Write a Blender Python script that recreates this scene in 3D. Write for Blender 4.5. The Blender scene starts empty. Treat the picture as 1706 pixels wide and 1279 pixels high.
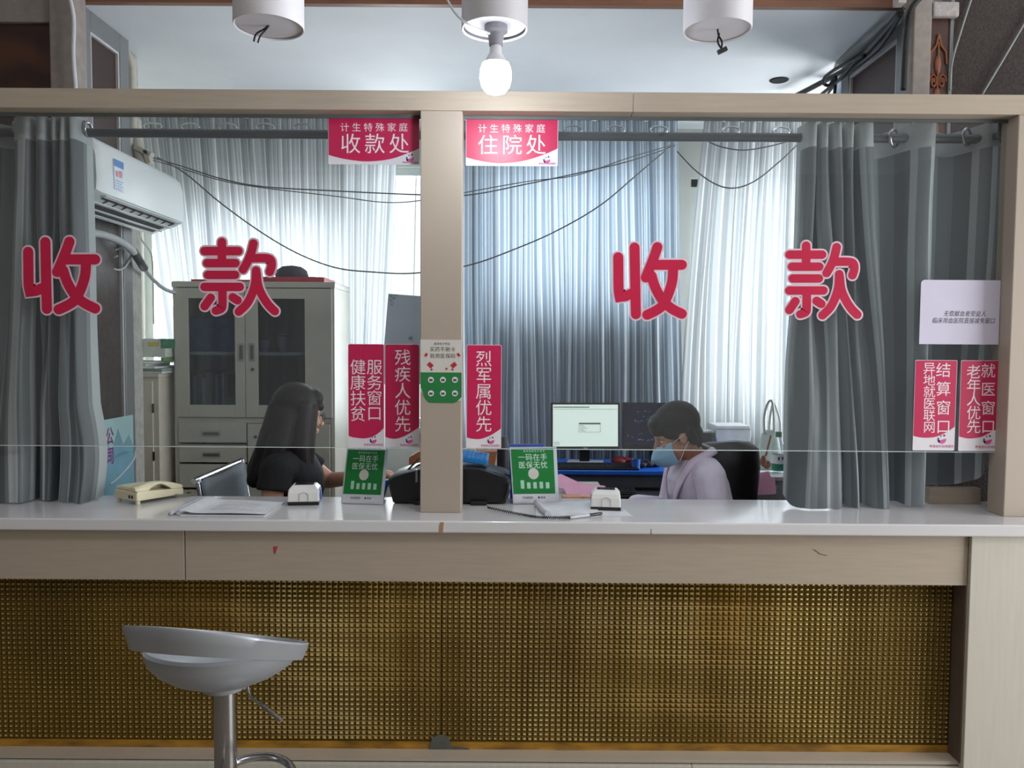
import bpy, math, random
from mathutils import Vector, Matrix, Euler

S = bpy.context.scene
COL = S.collection
R = math.radians
random.seed(7)

# ------------------------------------------------------------------ camera
FPX = 1300.0
CAM_LOC = Vector((0.0, 0.0, 1.5))
CAM_ROT = (Matrix.Rotation(R(90 - 2.9), 3, 'X') @ Matrix.Rotation(R(0.4), 3, 'Z'))
cd = bpy.data.cameras.new('camera')
cam = bpy.data.objects.new('camera', cd)
COL.objects.link(cam)
cd.sensor_fit = 'HORIZONTAL'
cd.sensor_width = 36.0
cd.lens = FPX / 1706 * 36.0
cd.clip_start = 0.05
cam.matrix_world = Matrix.Translation(CAM_LOC) @ CAM_ROT.to_4x4()
S.camera = cam

# ------------------------------------------------------------------ world, lights, exposure
S.view_settings.view_transform = 'Standard'
S.view_settings.look = 'None'
S.view_settings.gamma = 1.0
S.view_settings.use_curve_mapping = False
S.view_settings.exposure = 0.0
w = bpy.data.worlds.new('world')
S.world = w
w.use_nodes = True
wb = w.node_tree.nodes['Background']
wb.inputs[0].default_value = (0.92, 0.97, 1.0, 1)
wb.inputs[1].default_value = 1.6

def area(name, loc, rot, sx, sy, power, col=(1, 1, 1)):
    l = bpy.data.lights.new(name, 'AREA')
    l.shape = 'RECTANGLE'
    l.size, l.size_y = sx, sy
    l.energy = power
    l.color = col
    o = bpy.data.objects.new(name, l)
    COL.objects.link(o)
    o.location = loc
    o.rotation_euler = [R(a) for a in rot]
    return o

# daylight behind the curtained windows of the office (shining towards -Y)
area('daylight_window_a', (-1.45, 5.75, 1.75), (-90, 0, 0), 2.3, 2.0, 230, (0.97, 0.985, 1.0))
area('daylight_window_b', (0.42, 5.75, 1.75), (-90, 0, 0), 1.4, 2.0, 110, (0.95, 0.975, 1.0))
area('daylight_window_c', (1.95, 5.75, 1.75), (-90, 0, 0), 1.5, 2.0, 110, (0.97, 0.985, 1.0))
# daylight through the hall doorway on the side
area('daylight_hall_door', (4.85, 0.9, 1.45), (0, 90, 0), 2.5, 3.0, 190, (0.97, 0.99, 1.0))
# unseen fill lamps added under the hall ceiling to light the front
area('hall_fill_a', (-1.6, 0.3, 3.55), (0, 0, 0), 1.2, 0.6, 15, (1.0, 0.96, 0.91))
area('hall_fill_b', (1.4, 0.3, 3.55), (0, 0, 0), 1.2, 0.6, 15, (1.0, 0.96, 0.91))
area('office_side_fill', (2.95, 4.55, 1.7), (0, 90, 12), 1.4, 0.8, 60, (0.95, 0.98, 1.0))  # unseen side light added to brighten the office


def at(px, py, Y):
    d = CAM_ROT @ Vector(((px - 853.0) / FPX, -(py - 639.5) / FPX, -1.0))
    return CAM_LOC + d * (Y / d.y)

def atz(px, py, z):
    d = CAM_ROT @ Vector(((px - 853.0) / FPX, -(py - 639.5) / FPX, -1.0))
    return CAM_LOC + d * ((z - CAM_LOC.z) / d.z)

# ------------------------------------------------------------------ materials
def lin(c):
    r = []
    for v in c[:3]:
        v = v / 255.0
        r.append(v / 12.92 if v <= 0.04045 else ((v + 0.055) / 1.055) ** 2.4)
    return tuple(r) + (1.0,)

MATS = {}
def M(name, rgb, rough=0.5, metal=0.0, noise=0.08, scale=18.0, bump=0.0, bscale=200.0, stretch=(1, 1, 1),
      emit=0.0, spec=0.5, transl=0.0, sheen=0.0, coat=0.0):
    if name in MATS:
        return MATS[name]
    m = bpy.data.materials.new(name)
    m.use_nodes = True
    nt = m.node_tree
    b = nt.nodes['Principled BSDF']
    b.inputs['Roughness'].default_value = rough
    b.inputs['Metallic'].default_value = metal
    b.inputs['Specular IOR Level'].default_value = spec
    if sheen: b.inputs['Sheen Weight'].default_value = sheen
    if coat: b.inputs['Coat Weight'].default_value = coat
    c = lin(rgb)
    tc = nt.nodes.new('ShaderNodeTexCoord')
    mp = nt.nodes.new('ShaderNodeMapping')
    mp.inputs['Scale'].default_value = stretch
    nt.links.new(tc.outputs['Object'], mp.inputs[0])
    if noise > 0:
        n = nt.nodes.new('ShaderNodeTexNoise')
        n.inputs['Scale'].default_value = scale
        n.inputs['Detail'].default_value = 4
        nt.links.new(mp.outputs[0], n.inputs['Vector'])
        r = nt.nodes.new('ShaderNodeValToRGB')
        r.color_ramp.elements[0].position = 0.3
        r.color_ramp.elements[1].position = 0.7
        r.color_ramp.elements[0].color = tuple(max(0, x * (1 - noise)) for x in c[:3]) + (1,)
        r.color_ramp.elements[1].color = tuple(min(1, x * (1 + noise)) for x in c[:3]) + (1,)
        nt.links.new(n.outputs['Fac'], r.inputs[0])
        nt.links.new(r.outputs[0], b.inputs['Base Color'])
        csock = r.outputs[0]
    else:
        b.inputs['Base Color'].default_value = c
        csock = None
    if emit:
        b.inputs['Emission Color'].default_value = c
        b.inputs['Emission Strength'].default_value = emit
    if bump:
        n2 = nt.nodes.new('ShaderNodeTexNoise')
        n2.inputs['Scale'].default_value = bscale
        n2.inputs['Detail'].default_value = 3
        nt.links.new(mp.outputs[0], n2.inputs['Vector'])
        bp = nt.nodes.new('ShaderNodeBump')
        bp.inputs['Strength'].default_value = bump
        bp.inputs['Distance'].default_value = 0.01
        nt.links.new(n2.outputs['Fac'], bp.inputs['Height'])
        nt.links.new(bp.outputs[0], b.inputs['Normal'])
    if transl:
        t = nt.nodes.new('ShaderNodeBsdfTranslucent')
        t.inputs[0].default_value = c
        if csock: nt.links.new(csock, t.inputs[0])
        mx = nt.nodes.new('ShaderNodeMixShader')
        mx.inputs[0].default_value = transl
        nt.links.new(b.outputs[0], mx.inputs[1])
        nt.links.new(t.outputs[0], mx.inputs[2])
        nt.links.new(mx.outputs[0], nt.nodes['Material Output'].inputs[0])
    MATS[name] = m
    return m

def glass_mat(name, tint, ior=1.5, haze=0.0):
    if name in MATS: return MATS[name]
    m = bpy.data.materials.new(name); m.use_nodes = True
    nt = m.node_tree; nt.nodes.clear()
    out = nt.nodes.new('ShaderNodeOutputMaterial')
    tr = nt.nodes.new('ShaderNodeBsdfTransparent'); tr.inputs[0].default_value = tint + (1,)
    gl = nt.nodes.new('ShaderNodeBsdfGlossy'); gl.inputs['Roughness'].default_value = 0.02
    fr = nt.nodes.new('ShaderNodeFresnel')
    ge = nt.nodes.new('ShaderNodeNewGeometry')
    mr = nt.nodes.new('ShaderNodeMapRange')
    mr.inputs['To Min'].default_value = ior; mr.inputs['To Max'].default_value = 1.0 / ior
    nt.links.new(ge.outputs['Backfacing'], mr.inputs['Value'])
    nt.links.new(mr.outputs[0], fr.inputs['IOR'])
    mx = nt.nodes.new('ShaderNodeMixShader')
    nt.links.new(fr.outputs[0], mx.inputs[0])
    nt.links.new(tr.outputs[0], mx.inputs[1]); nt.links.new(gl.outputs[0], mx.inputs[2])
    last = mx
    if haze:
        df = nt.nodes.new('ShaderNodeBsdfDiffuse'); df.inputs[0].default_value = (0.8, 0.84, 0.86, 1)
        m2 = nt.nodes.new('ShaderNodeMixShader'); m2.inputs[0].default_value = haze
        nt.links.new(mx.outputs[0], m2.inputs[1]); nt.links.new(df.outputs[0], m2.inputs[2])
        last = m2
    nt.links.new(last.outputs[0], out.inputs[0])
    MATS[name] = m
    return m

def striped_curtain(name, cols, period, transl):
    """colour bands along the cloth, woven stripes and painted fold tones; u of the UV map is metres of cloth"""
    m = bpy.data.materials.new(name); m.use_nodes = True
    nt = m.node_tree; b = nt.nodes['Principled BSDF']
    uv = nt.nodes.new('ShaderNodeUVMap'); uv.uv_map = 'UVMap'
    sx = nt.nodes.new('ShaderNodeSeparateXYZ'); nt.links.new(uv.outputs[0], sx.inputs[0])
    dv = nt.nodes.new('ShaderNodeMath'); dv.operation = 'DIVIDE'; dv.inputs[1].default_value = period
    nt.links.new(sx.outputs[0], dv.inputs[0])
    fr = nt.nodes.new('ShaderNodeMath'); fr.operation = 'FRACT'; nt.links.new(dv.outputs[0], fr.inputs[0])
    rp = nt.nodes.new('ShaderNodeValToRGB'); cr = rp.color_ramp; cr.interpolation = 'CONSTANT'
    cr.elements[0].position = 0; cr.elements[0].color = lin(cols[0][1])
    cr.elements[1].position = cols[1][0]; cr.elements[1].color = lin(cols[1][1])
    for p, c in cols[2:]:
        e = cr.elements.new(p); e.color = lin(c)
    nt.links.new(fr.outputs[0], rp.inputs[0])
    nt.links.new(rp.outputs[0], b.inputs['Base Color'])
    b.inputs['Roughness'].default_value = 0.42
    t = nt.nodes.new('ShaderNodeBsdfTranslucent'); nt.links.new(rp.outputs[0], t.inputs[0])
    mx = nt.nodes.new('ShaderNodeMixShader'); mx.inputs[0].default_value = transl
    nt.links.new(b.outputs[0], mx.inputs[1]); nt.links.new(t.outputs[0], mx.inputs[2])
    nt.links.new(mx.outputs[0], nt.nodes['Material Output'].inputs[0])
    MATS[name] = m
    return m

# ------------------------------------------------------------------ mesh builder
class MB:
    def __init__(s):
        s.v, s.f, s.m, s.uv = [], [], [], {}
        s.T = None
    def add(s, vs, fs, mi=0):
        o = len(s.v)
        if s.T is not None:
            vs = [s.T @ Vector(p) for p in vs]
        s.v.extend([tuple(p) for p in vs])
        for f in fs:
            s.f.append([o + i for i in f]); s.m.append(mi)
        return o
    def box(s, x0, x1, y0, y1, z0, z1, mi=0):
        vs = [(x, y, z) for x in (x0, x1) for y in (y0, y1) for z in (z0, z1)]
        s.add(vs, [(0, 1, 3, 2), (4, 6, 7, 5), (0, 4, 5, 1), (2, 3, 7, 6), (0, 2, 6, 4), (1, 5, 7, 3)], mi)
    def obox(s, c, h, rot, mi=0):
        c = Vector(c)
        vs = [c + rot @ Vector((x * h[0], y * h[1], z * h[2])) for x in (-1, 1) for y in (-1, 1) for z in (-1, 1)]
        s.add(vs, [(0, 1, 3, 2), (4, 6, 7, 5), (0, 4, 5, 1), (2, 3, 7, 6), (0, 2, 6, 4), (1, 5, 7, 3)], mi)
    def flat(s, pts, mi=0):
        s.add(pts, [list(range(len(pts)))], mi)
    def prism(s, a, b, mi=0):
        """two matching outlines joined into a closed solid"""
        n = len(a)
        fs = [list(range(n))[::-1], [n + i for i in range(n)]]
        fs += [(i, (i + 1) % n, n + (i + 1) % n, n + i) for i in range(n)]
        s.add(list(a) + list(b), fs, mi)
    def prism_y(s, pts, y0, y1, mi=0):
        s.prism([(x, y0, z) for x, z in pts], [(x, y1, z) for x, z in pts], mi)
    def prism_x(s, pts, x0, x1, mi=0):
        s.prism([(x0, y, z) for y, z in pts], [(x1, y, z) for y, z in pts], mi)
    def prism_z(s, pts, z0, z1, mi=0):
        s.prism([(x, y, z0) for x, y in pts], [(x, y, z1) for x, y in pts], mi)
    def rings(s, rs, mi=0, caps=True, closed=False):
        n = len(rs[0]); k = len(rs)
        vs = [p for r in rs for p in r]
        fs = []
        for j in range(k if closed else k - 1):
            a, b = j * n, ((j + 1) % k) * n
            for i in range(n):
                fs.append((a + i, a + (i + 1) % n, b + (i + 1) % n, b + i))
        if caps and not closed:
            fs.append(list(range(n))[::-1]); fs.append([(k - 1) * n + i for i in range(n)])
        s.add(vs, fs, mi)
    def tube(s, pts, r, n=8, mi=0, closed=False):
        pts = [Vector(p) for p in pts]
        rs = []
        k = len(pts)
        nrm = None
        for i, p in enumerate(pts):
            if closed: t = pts[(i + 1) % k] - pts[i - 1]
            else: t = pts[min(i + 1, k - 1)] - pts[max(i - 1, 0)]
            if t.length < 1e-9: t = Vector((0, 0, 1))
            t.normalize()
            if nrm is None:
                nrm = t.orthogonal().normalized()
            nrm = (nrm - t * nrm.dot(t))
            nrm = nrm.normalized() if nrm.length > 1e-6 else t.orthogonal().normalized()
            bn = t.cross(nrm)
            rr = r[i] if isinstance(r, (list, tuple)) else r
            rs.append([p + (nrm * math.cos(2 * math.pi * a / n) + bn * math.sin(2 * math.pi * a / n)) * rr for a in range(n)])
        s.rings(rs, mi, True, closed)
    def lathe(s, prof, c=(0, 0, 0), n=32, mi=0, rot=None, caps=True):
        c = Vector(c); rot = rot or Matrix.Identity(3)
        rs = [[c + rot @ Vector((r * math.cos(2 * math.pi * a / n), r * math.sin(2 * math.pi * a / n), z)) for a in range(n)] for r, z in prof]
        s.rings(rs, mi, caps)
    def ell(s, c, r, rot=None, n=20, mi=0):
        c = Vector(c); rot = rot or Matrix.Identity(3)
        k = n // 2
        rs = []
        for j in range(1, k):
            t = math.pi * j / k
            rs.append([c + rot @ Vector((r[0] * math.sin(t) * math.cos(2 * math.pi * a / n), r[1] * math.sin(t) * math.sin(2 * math.pi * a / n), -r[2] * math.cos(t))) for a in range(n)])
        o = len(s.v)
        s.rings(rs, mi, False)
        top = s.add([c + rot @ Vector((0, 0, -r[2])), c + rot @ Vector((0, 0, r[2]))], [], mi)
        for i in range(n):
            s.f.append([o + (i + 1) % n, o + i, top]); s.m.append(mi)
            b = o + (k - 2) * n
            s.f.append([b + i, b + (i + 1) % n, top + 1]); s.m.append(mi)
    def cap(s, a, b, ra, rb=None, n=14, mi=0):
        """tapered capsule with round ends"""
        rb = ra if rb is None else rb
        a, b = Vector(a), Vector(b)
        d = (b - a)
        L = d.length
        d = d.normalized() if L > 1e-9 else Vector((0, 0, 1))
        pts, rr = [], []
        for t in (-0.98, -0.8, -0.45, 0):
            pts.append(a + d * ra * t); rr.append(ra * math.sqrt(1 - t * t))
        for t in (0, 0.45, 0.8, 0.98):
            pts.append(b + d * rb * t); rr.append(rb * math.sqrt(1 - t * t))
        nrm = d.orthogonal().normalized(); bn = d.cross(nrm)
        rs = [[p + (nrm * math.cos(2 * math.pi * i / n) + bn * math.sin(2 * math.pi * i / n)) * q for i in range(n)] for p, q in zip(pts, rr)]
        s.rings(rs, mi, True)
    def grid(s, fn, nu, nv, mi=0, uvs=None):
        vs = [fn(i / nu, j / nv) for j in range(nv + 1) for i in range(nu + 1)]
        fs = [(j * (nu + 1) + i, j * (nu + 1) + i + 1, (j + 1) * (nu + 1) + i + 1, (j + 1) * (nu + 1) + i) for j in range(nv) for i in range(nu)]
        o = s.add(vs, fs, mi)
        if uvs:
            for j in range(nv + 1):
                for i in range(nu + 1):
                    s.uv[o + j * (nu + 1) + i] = uvs(i / nu, j / nv)
        return o
    def mesh(s, name, mats):
        me = bpy.data.meshes.new(name)
        me.from_pydata(s.v, [], s.f)
        for m in mats: me.materials.append(m)
        me.polygons.foreach_set('material_index', s.m)
        if s.uv:
            ul = me.uv_layers.new(name='UVMap')
            for l in me.loops:
                ul.data[l.index].uv = s.uv.get(l.vertex_index, (0, 0))
        me.update()
        return me
    def build(s, name, mats, parent=None, smooth=0, bevel=0.0, seg=2, remesh=0.0, sm_it=4, fix=True):
        """smooth: angle in degrees (0 = flat)"""
        if not isinstance(mats, (list, tuple)): mats = [mats]
        me = s.mesh(name, mats)
        if fix and not s.uv and not remesh:
            import bmesh
            bm = bmesh.new(); bm.from_mesh(me)
            bmesh.ops.recalc_face_normals(bm, faces=bm.faces)
            bm.to_mesh(me); bm.free()
        if remesh:
            t = bpy.data.objects.new('tmp', me); COL.objects.link(t)
            md = t.modifiers.new('r', 'REMESH'); md.mode = 'VOXEL'; md.voxel_size = remesh
            sm = t.modifiers.new('s', 'SMOOTH'); sm.iterations = sm_it; sm.factor = 0.5
            dg = bpy.context.evaluated_depsgraph_get()
            me2 = bpy.data.meshes.new_from_object(t.evaluated_get(dg))
            bpy.data.objects.remove(t); bpy.data.meshes.remove(me)
            me = me2; me.name = name
            if not me.materials:
                for m in mats: me.materials.append(m)
            smooth = 180
        o = bpy.data.objects.new(name, me); COL.objects.link(o)
        if smooth:
            me.polygons.foreach_set('use_smooth', [True] * len(me.polygons))
            if smooth < 180:
                try: me.set_sharp_from_angle(angle=R(smooth))
                except Exception: pass
        if bevel:
            bv = o.modifiers.new('bevel', 'BEVEL'); bv.width = bevel; bv.segments = seg; bv.limit_method = 'ANGLE'; bv.angle_limit = R(40)
            bv.harden_normals = False
        if parent is not None: adopt(o, parent)
        return o

def adopt(o, parent):
    o.parent = parent
    if parent.type == 'EMPTY' and parent.get('world_authored'):
        o.matrix_parent_inverse = parent.matrix_basis.inverted()

def tag(o, label, cat, group=None, kind=None):
    o['label'] = label; o['category'] = cat
    if group: o['group'] = group
    if kind: o['kind'] = kind
    return o

def thing(name, label, cat, loc=(0, 0, 0), rz=0.0, group=None, world=True):
    o = bpy.data.objects.new(name, None); COL.objects.link(o)
    o.empty_display_size = 0.05
    o.location = loc; o.rotation_euler = (0, 0, R(rz))
    if world: o['world_authored'] = 1
    return tag(o, label, cat, group)

def struct(name, mb, mats, **k):
    o = mb.build(name, mats, **k)
    o['kind'] = 'structure'
    return o

def lab(o, t):
    o['label'] = t
    return o

def cat_pts(pts, n=8, closed=False):
    P = [Vector(p) for p in pts]
    out = []
    k = len(P)
    for i in range(k if closed else k - 1):
        if closed: p0, p1, p2, p3 = P[i - 1], P[i], P[(i + 1) % k], P[(i + 2) % k]
        else: p0, p1, p2, p3 = P[max(i - 1, 0)], P[i], P[i + 1], P[min(i + 2, k - 1)]
        for j in range(n):
            t = j / n
            out.append(0.5 * ((2 * p1) + (p2 - p0) * t + (2 * p0 - 5 * p1 + 4 * p2 - p3) * t * t + (3 * p1 - p0 - 3 * p2 + p3) * t ** 3))
    if not closed: out.append(P[-1])
    return out

def rrect(x0, x1, z0, z1, r, n=5):
    """rounded rectangle; r = radius or (bl, br, tr, tl)"""
    rs = r if isinstance(r, (list, tuple)) else (r,) * 4
    out = []
    for (cx, cz, q, a0) in ((x0, z0, rs[0], 180), (x1, z0, rs[1], 270), (x1, z1, rs[2], 0), (x0, z1, rs[3], 90)):
        if q <= 0: out.append((cx, cz)); continue
        ox = cx + q if cx == x0 else cx - q
        oz = cz + q if cz == z0 else cz - q
        for i in range(n + 1):
            a = R(a0 + 90 * i / n)
            out.append((ox + q * math.cos(a), oz + q * math.sin(a)))
    return out

# ------------------------------------------------------------------ lettering
GLYPH = {}
def glyph(ch, off=0.0):
    k = (ch, off)
    if k not in GLYPH:
        c = bpy.data.curves.new('g', 'FONT'); c.body = ch; c.size = 1.0; c.resolution_u = 3; c.offset = off
        o = bpy.data.objects.new('g', c); COL.objects.link(o)
        dg = bpy.context.evaluated_depsgraph_get()
        me = bpy.data.meshes.new_from_object(o.evaluated_get(dg))
        GLYPH[k] = ([(v.co.x, v.co.y) for v in me.vertices], [list(p.vertices) for p in me.polygons])
        bpy.data.objects.remove(o); bpy.data.curves.remove(c); bpy.data.meshes.remove(me)
    return GLYPH[k]

def put_char(mb, ch, cx, cy, w, h, place, mi=0, off=0.0, slant=0.0):
    """one character centred at (cx, cy) of a flat sheet, em box w x h; place(u, v) -> 3D"""
    vs, fs = glyph(ch, off)
    if not vs: return
    pts = []
    for x, y in vs:
        u = (x - 0.5) * w + slant * (y - 0.38) * h
        pts.append(place(cx + u, cy + (y - 0.38) * h))
    mb.add(pts, fs, mi)

def put_line(mb, text, x0, x1, cy, h, place, mi=0, off=0.0, slant=0.0, wide=0.95):
    n = len(text)
    st = (x1 - x0) / n
    for i, ch in enumerate(text):
        if ch != ' ':
            put_char(mb, ch, x0 + st * (i + 0.5), cy, min(st * wide * 1.02, h * 1.25), h, place, mi, off, slant)

def stroke_outline(pts, r, n=10):
    """capsule-like outline polygon around a 2D polyline"""
    P = [Vector((p[0], p[1])) for p in pts]
    L, Rr = [], []
    for i, p in enumerate(P):
        t = (P[min(i + 1, len(P) - 1)] - P[max(i - 1, 0)])
        t.normalize()
        nn = Vector((-t.y, t.x))
        L.append(p + nn * r); Rr.append(p - nn * r)
    t0 = (P[1] - P[0]).normalized(); t1 = (P[-1] - P[-2]).normalized()
    a1 = math.atan2(t1.y, t1.x); a0 = math.atan2(t0.y, t0.x)
    e1 = [P[-1] + Vector((math.cos(a1 + R(90 - 180 * k / n)), math.sin(a1 + R(90 - 180 * k / n)))) * r for k in range(1, n)]
    e0 = [P[0] + Vector((math.cos(a0 + R(270 - 180 * k / n)), math.sin(a0 + R(270 - 180 * k / n)))) * r for k in range(1, n)]
    return L, e1, Rr, e0

def ribbon(mb, pts, r, place, mi=0):
    """flat round-ended stroke (strip of quads with two fan ends)"""
    L, e1, Rr, e0 = stroke_outline(pts, r)
    k = len(L)
    vs = [place(p.x, p.y) for p in L] + [place(p.x, p.y) for p in Rr]
    fs = [(i, i + 1, k + i + 1, k + i) for i in range(k - 1)]
    mb.add(vs, fs, mi)
    mb.flat([place(p.x, p.y) for p in [L[-1]] + e1 + [Rr[-1]]], mi)
    mb.flat([place(p.x, p.y) for p in [Rr[0]] + e0 + [L[0]]], mi)


# ================================================================== SETTING
beige = M('beige_laminate', (176, 162, 146), 0.42, noise=0.05, scale=6, stretch=(1, 1, 14))
beige2 = M('beige_laminate_pale', (196, 190, 178), 0.4, noise=0.04, scale=5, stretch=(14, 1, 1))
hall_wall = M('hall_wall_paint', (150, 146, 140), 0.7, noise=0.05, scale=3)
floor_m = M('hall_floor_tile', (150, 140, 128), 0.25, noise=0.1, scale=4)
white_ceil = M('white_plaster', (230, 234, 238), 0.7, noise=0.03, scale=3)
wood_red = M('red_brown_wood', (130, 88, 66), 0.5, noise=0.15, scale=5, stretch=(1, 1, 8))
dark_wall_m = M('dark_brown_stone', (58, 48, 45), 0.8, noise=0.3, scale=90, bump=0.5, bscale=160)
alu = M('grey_aluminium', (128, 130, 132), 0.45, metal=0.3, noise=0.08, scale=10, stretch=(1, 1, 0.2))
alu_pale = M('weathered_pale_frame', (150, 140, 134), 0.6, noise=0.12, scale=25)
brown_glass = M('brown_panel', (62, 42, 38), 0.5, noise=0.15, scale=4)
office_wall = M('office_wall_paint', (204, 202, 192), 0.75, noise=0.05, scale=4)
white_frame = M('white_window_frame', (200, 205, 200), 0.5, noise=0.04)

def bx(name, x0, x1, y0, y1, z0, z1, m, bevel=0.0):
    mb = MB(); mb.box(x0, x1, y0, y1, z0, z1)
    return struct(name, mb, m, bevel=bevel)

# hall shell
bx('floor', -5.2, 4.9, -4.2, 6.2, -0.1, 0.0, floor_m)
bx('ceiling_hall', -5.2, 4.9, -4.2, 3.20, 3.62, 3.72, white_ceil)
bx('wall_hall_left', -5.2, -5.1, -4.2, 3.3, 0, 3.62, hall_wall)
bx('wall_hall_rear', -5.2, 4.9, -4.2, -4.1, 0, 3.62, hall_wall)
mb = MB()
mb.box(4.7, 4.8, -4.1, -0.7, 0, 3.62); mb.box(4.7, 4.8, 2.5, 3.3, 0, 3.62); mb.box(4.7, 4.8, -0.7, 2.5, 2.75, 3.62)
struct('wall_hall_right', mb, hall_wall)

# office shell
Zc = 2.92
YFAS = atz(800, 13, Zc).y
mb = MB(); mb.box(-2.6, 2.75, YFAS + 0.002, 5.2, Zc, Zc + 0.06)
struct('ceiling', mb, white_ceil)
bx('trim_1', -1.86, 1.70, YFAS - 0.03, YFAS, Zc, 3.62, wood_red)        # red-brown fascia over the office front
bx('wall_left', -2.7, -2.6, 3.72, 5.4, 0, 3.0, office_wall)
mb = MB()
mb.box(2.75, 2.85, 3.3, 4.12, 0, 3.0); mb.box(2.75, 2.85, 4.98, 5.4, 0, 3.0); mb.box(2.75, 2.85, 4.12, 4.98, 0, 0.95); mb.box(2.75, 2.85, 4.12, 4.98, 2.45, 3.0)  # hidden side opening added to let the office fill light in
struct('wall_right', mb, office_wall)
# back wall with three window openings
mb = MB()
Yb0, Yb1 = 5.2, 5.32
def wall_with_holes(mb, x0, x1, z0, z1, y0, y1, holes):
    xs = x0
    for (a, b, c, d) in holes:
        mb.box(xs, a, y0, y1, z0, z1)
        mb.box(a, b, y0, y1, z0, c); mb.box(a, b, y0, y1, d, z1)
        xs = b
    mb.box(xs, x1, y0, y1, z0, z1)
HOLES = [(-2.45, -1.02, 0.95, 2.34), (-0.97, -0.42, 0.95, 2.66), (-0.18, 0.98, 1.72, 2.6), (1.17, 2.6, 1.0, 2.6)]
wall_with_holes(mb, -2.7, 2.85, 0, 3.0, Yb0, Yb1, HOLES)
struct('wall_back', mb, office_wall)
pane_m = glass_mat('window_pane', (0.96, 0.98, 0.98))
for k, (a, b, c, d) in enumerate(HOLES):
    mb = MB()
    t = 0.05
    for x in ([a, b - t] + ([-2.10] if k == 0 else [] if k == 1 else [(a + b) / 2])):
        mb.box(x, x + t, Yb0 + 0.03, Yb0 + 0.09, c, d)
    mb.box(a, b, Yb0 + 0.03, Yb0 + 0.09, c, c + t); mb.box(a, b, Yb0 + 0.03, Yb0 + 0.09, d - t, d)
    f = struct('window_%d' % (k + 1), mb, white_frame)
    mb = MB(); mb.box(a + t, b - t, Yb0 + 0.055, Yb0 + 0.062, c + t, d - t)
    p = mb.build('window_pane', pane_m, f); p['kind'] = 'structure'
    mb = MB(); mb.box(a - 0.03, b + 0.03, Yb0 - 0.06, Yb0 - 0.002, c - 0.04, c - 0.002)
    p = mb.build('window_sill', white_frame, f); p['kind'] = 'structure'

# office side partitions: framed brown panels above / beside the booth
def framed_panel_x(name, X, y0, y1, z0, z1, fr, th=0.05, extra=(), mat_f=alu, mat_p=brown_glass, face=1):
    """partition in a plane x = X, running along y"""
    mb = MB()
    mb.box(X - th / 2, X + th / 2, y0, y0 + fr, z0, z1); mb.box(X - th / 2, X + th / 2, y1 - fr, y1, z0, z1)
    mb.box(X - th / 2, X + th / 2, y0 + fr, y1 - fr, z1 - fr, z1); mb.box(X - th / 2, X + th / 2, y0 + fr, y1 - fr, z0, z0 + fr)
    for z in extra: mb.box(X - th / 2, X + th / 2, y0 + fr, y1 - fr, z, z + fr)
    o = struct(name, mb, mat_f, bevel=0.004)
    zs_ = [z0 + fr] + [z for z in extra] + [z1 - fr]
    for q in range(len(zs_) - 1):
        mb = MB(); mb.box(X - 0.008, X + 0.008, y0 + fr, y1 - fr, zs_[q] + (fr if q else 0), zs_[q + 1])
        p = mb.build('panel', mat_p if q < len(zs_) - 2 else brown_glass, o); p['kind'] = 'structure'
    mb = MB()
    for (a, b, c, d) in ((y0 + fr, y1 - fr, z1 - fr - 0.012, z1 - fr), (y1 - fr - 0.012, y1 - fr, z0 + fr, z1 - fr - 0.012), (y0 + fr, y0 + fr + 0.012, z0 + fr, z1 - fr - 0.012)):
        mb.box(X - 0.02, X + 0.02, a, b, c, d)
    p = mb.build('glazing_bead', M('bead_grey', (190, 190, 190), 0.4), o); p['kind'] = 'structure'
    return o

dirty = M('dirty_brown_glass', (70, 62, 60), 0.35, noise=0.35, scale=40, bump=0.05)
framed_panel_x('trim_2', -1.845, 3.34, 3.76, 0.0, Zc - 0.002, 0.085, extra=(2.20,), mat_p=dirty)
framed_panel_x('trim_3', 1.67, 3.34, 4.0, 0.0, Zc - 0.002, 0.09, extra=(2.2,))
bx('wall_left_return', -2.7, -1.875, 3.70, 3.76, 0, 3.0, office_wall)
# corner posts and front side panels facing the hall
mb = MB(); mb.box(at(82, 75, 3.24).x, at(124, 75, 3.24).x, 3.24, 3.335, 0, 3.62)
struct('trim_4', mb, alu_pale, bevel=0.006)
RP = [at(x, 75, 3.24).x for x in (1521, 1552, 1587, 1594)]
mb = MB(); mb.box(RP[0], RP[1], 3.24, 3.335, 0, 3.62)
struct('trim_5', mb, alu_pale, bevel=0.006)
carved = bpy.data.materials.new('carved_brown_panel'); carved.use_nodes = True
nt = carved.node_tree; b = nt.nodes['Principled BSDF']; b.inputs['Roughness'].default_value = 0.4
tc = nt.nodes.new('ShaderNodeTexCoord'); wv = nt.nodes.new('ShaderNodeTexWave'); wv.wave_type = 'RINGS'; wv.inputs['Scale'].default_value = 3.0
wv.inputs['Distortion'].default_value = 6.0; wv.inputs['Detail'].default_value = 1.5
rp = nt.nodes.new('ShaderNodeValToRGB'); rp.color_ramp.elements[0].color = lin((60, 38, 32)); rp.color_ramp.elements[1].color = lin((92, 54, 38))
nt.links.new(tc.outputs['Object'], wv.inputs['Vector']); nt.links.new(wv.outputs['Color'], rp.inputs[0]); nt.links.new(rp.outputs[0], b.inputs['Base Color'])
mb = MB(); mb.box(-3.2, at(82, 75, 3.24).x - 0.002, 3.28, 3.31, 0, 2.80)
struct('wall_left_front', mb, carved)
mb = MB(); mb.box(-3.2, at(82, 75, 3.24).x - 0.002, 3.26, 3.33, 2.802, 3.62)
struct('trim_6', mb, alu_pale, bevel=0.004)
bx('wall_hall_front_left', -5.1, -3.21, 3.26, 3.34, 0, 3.62, hall_wall)
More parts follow.
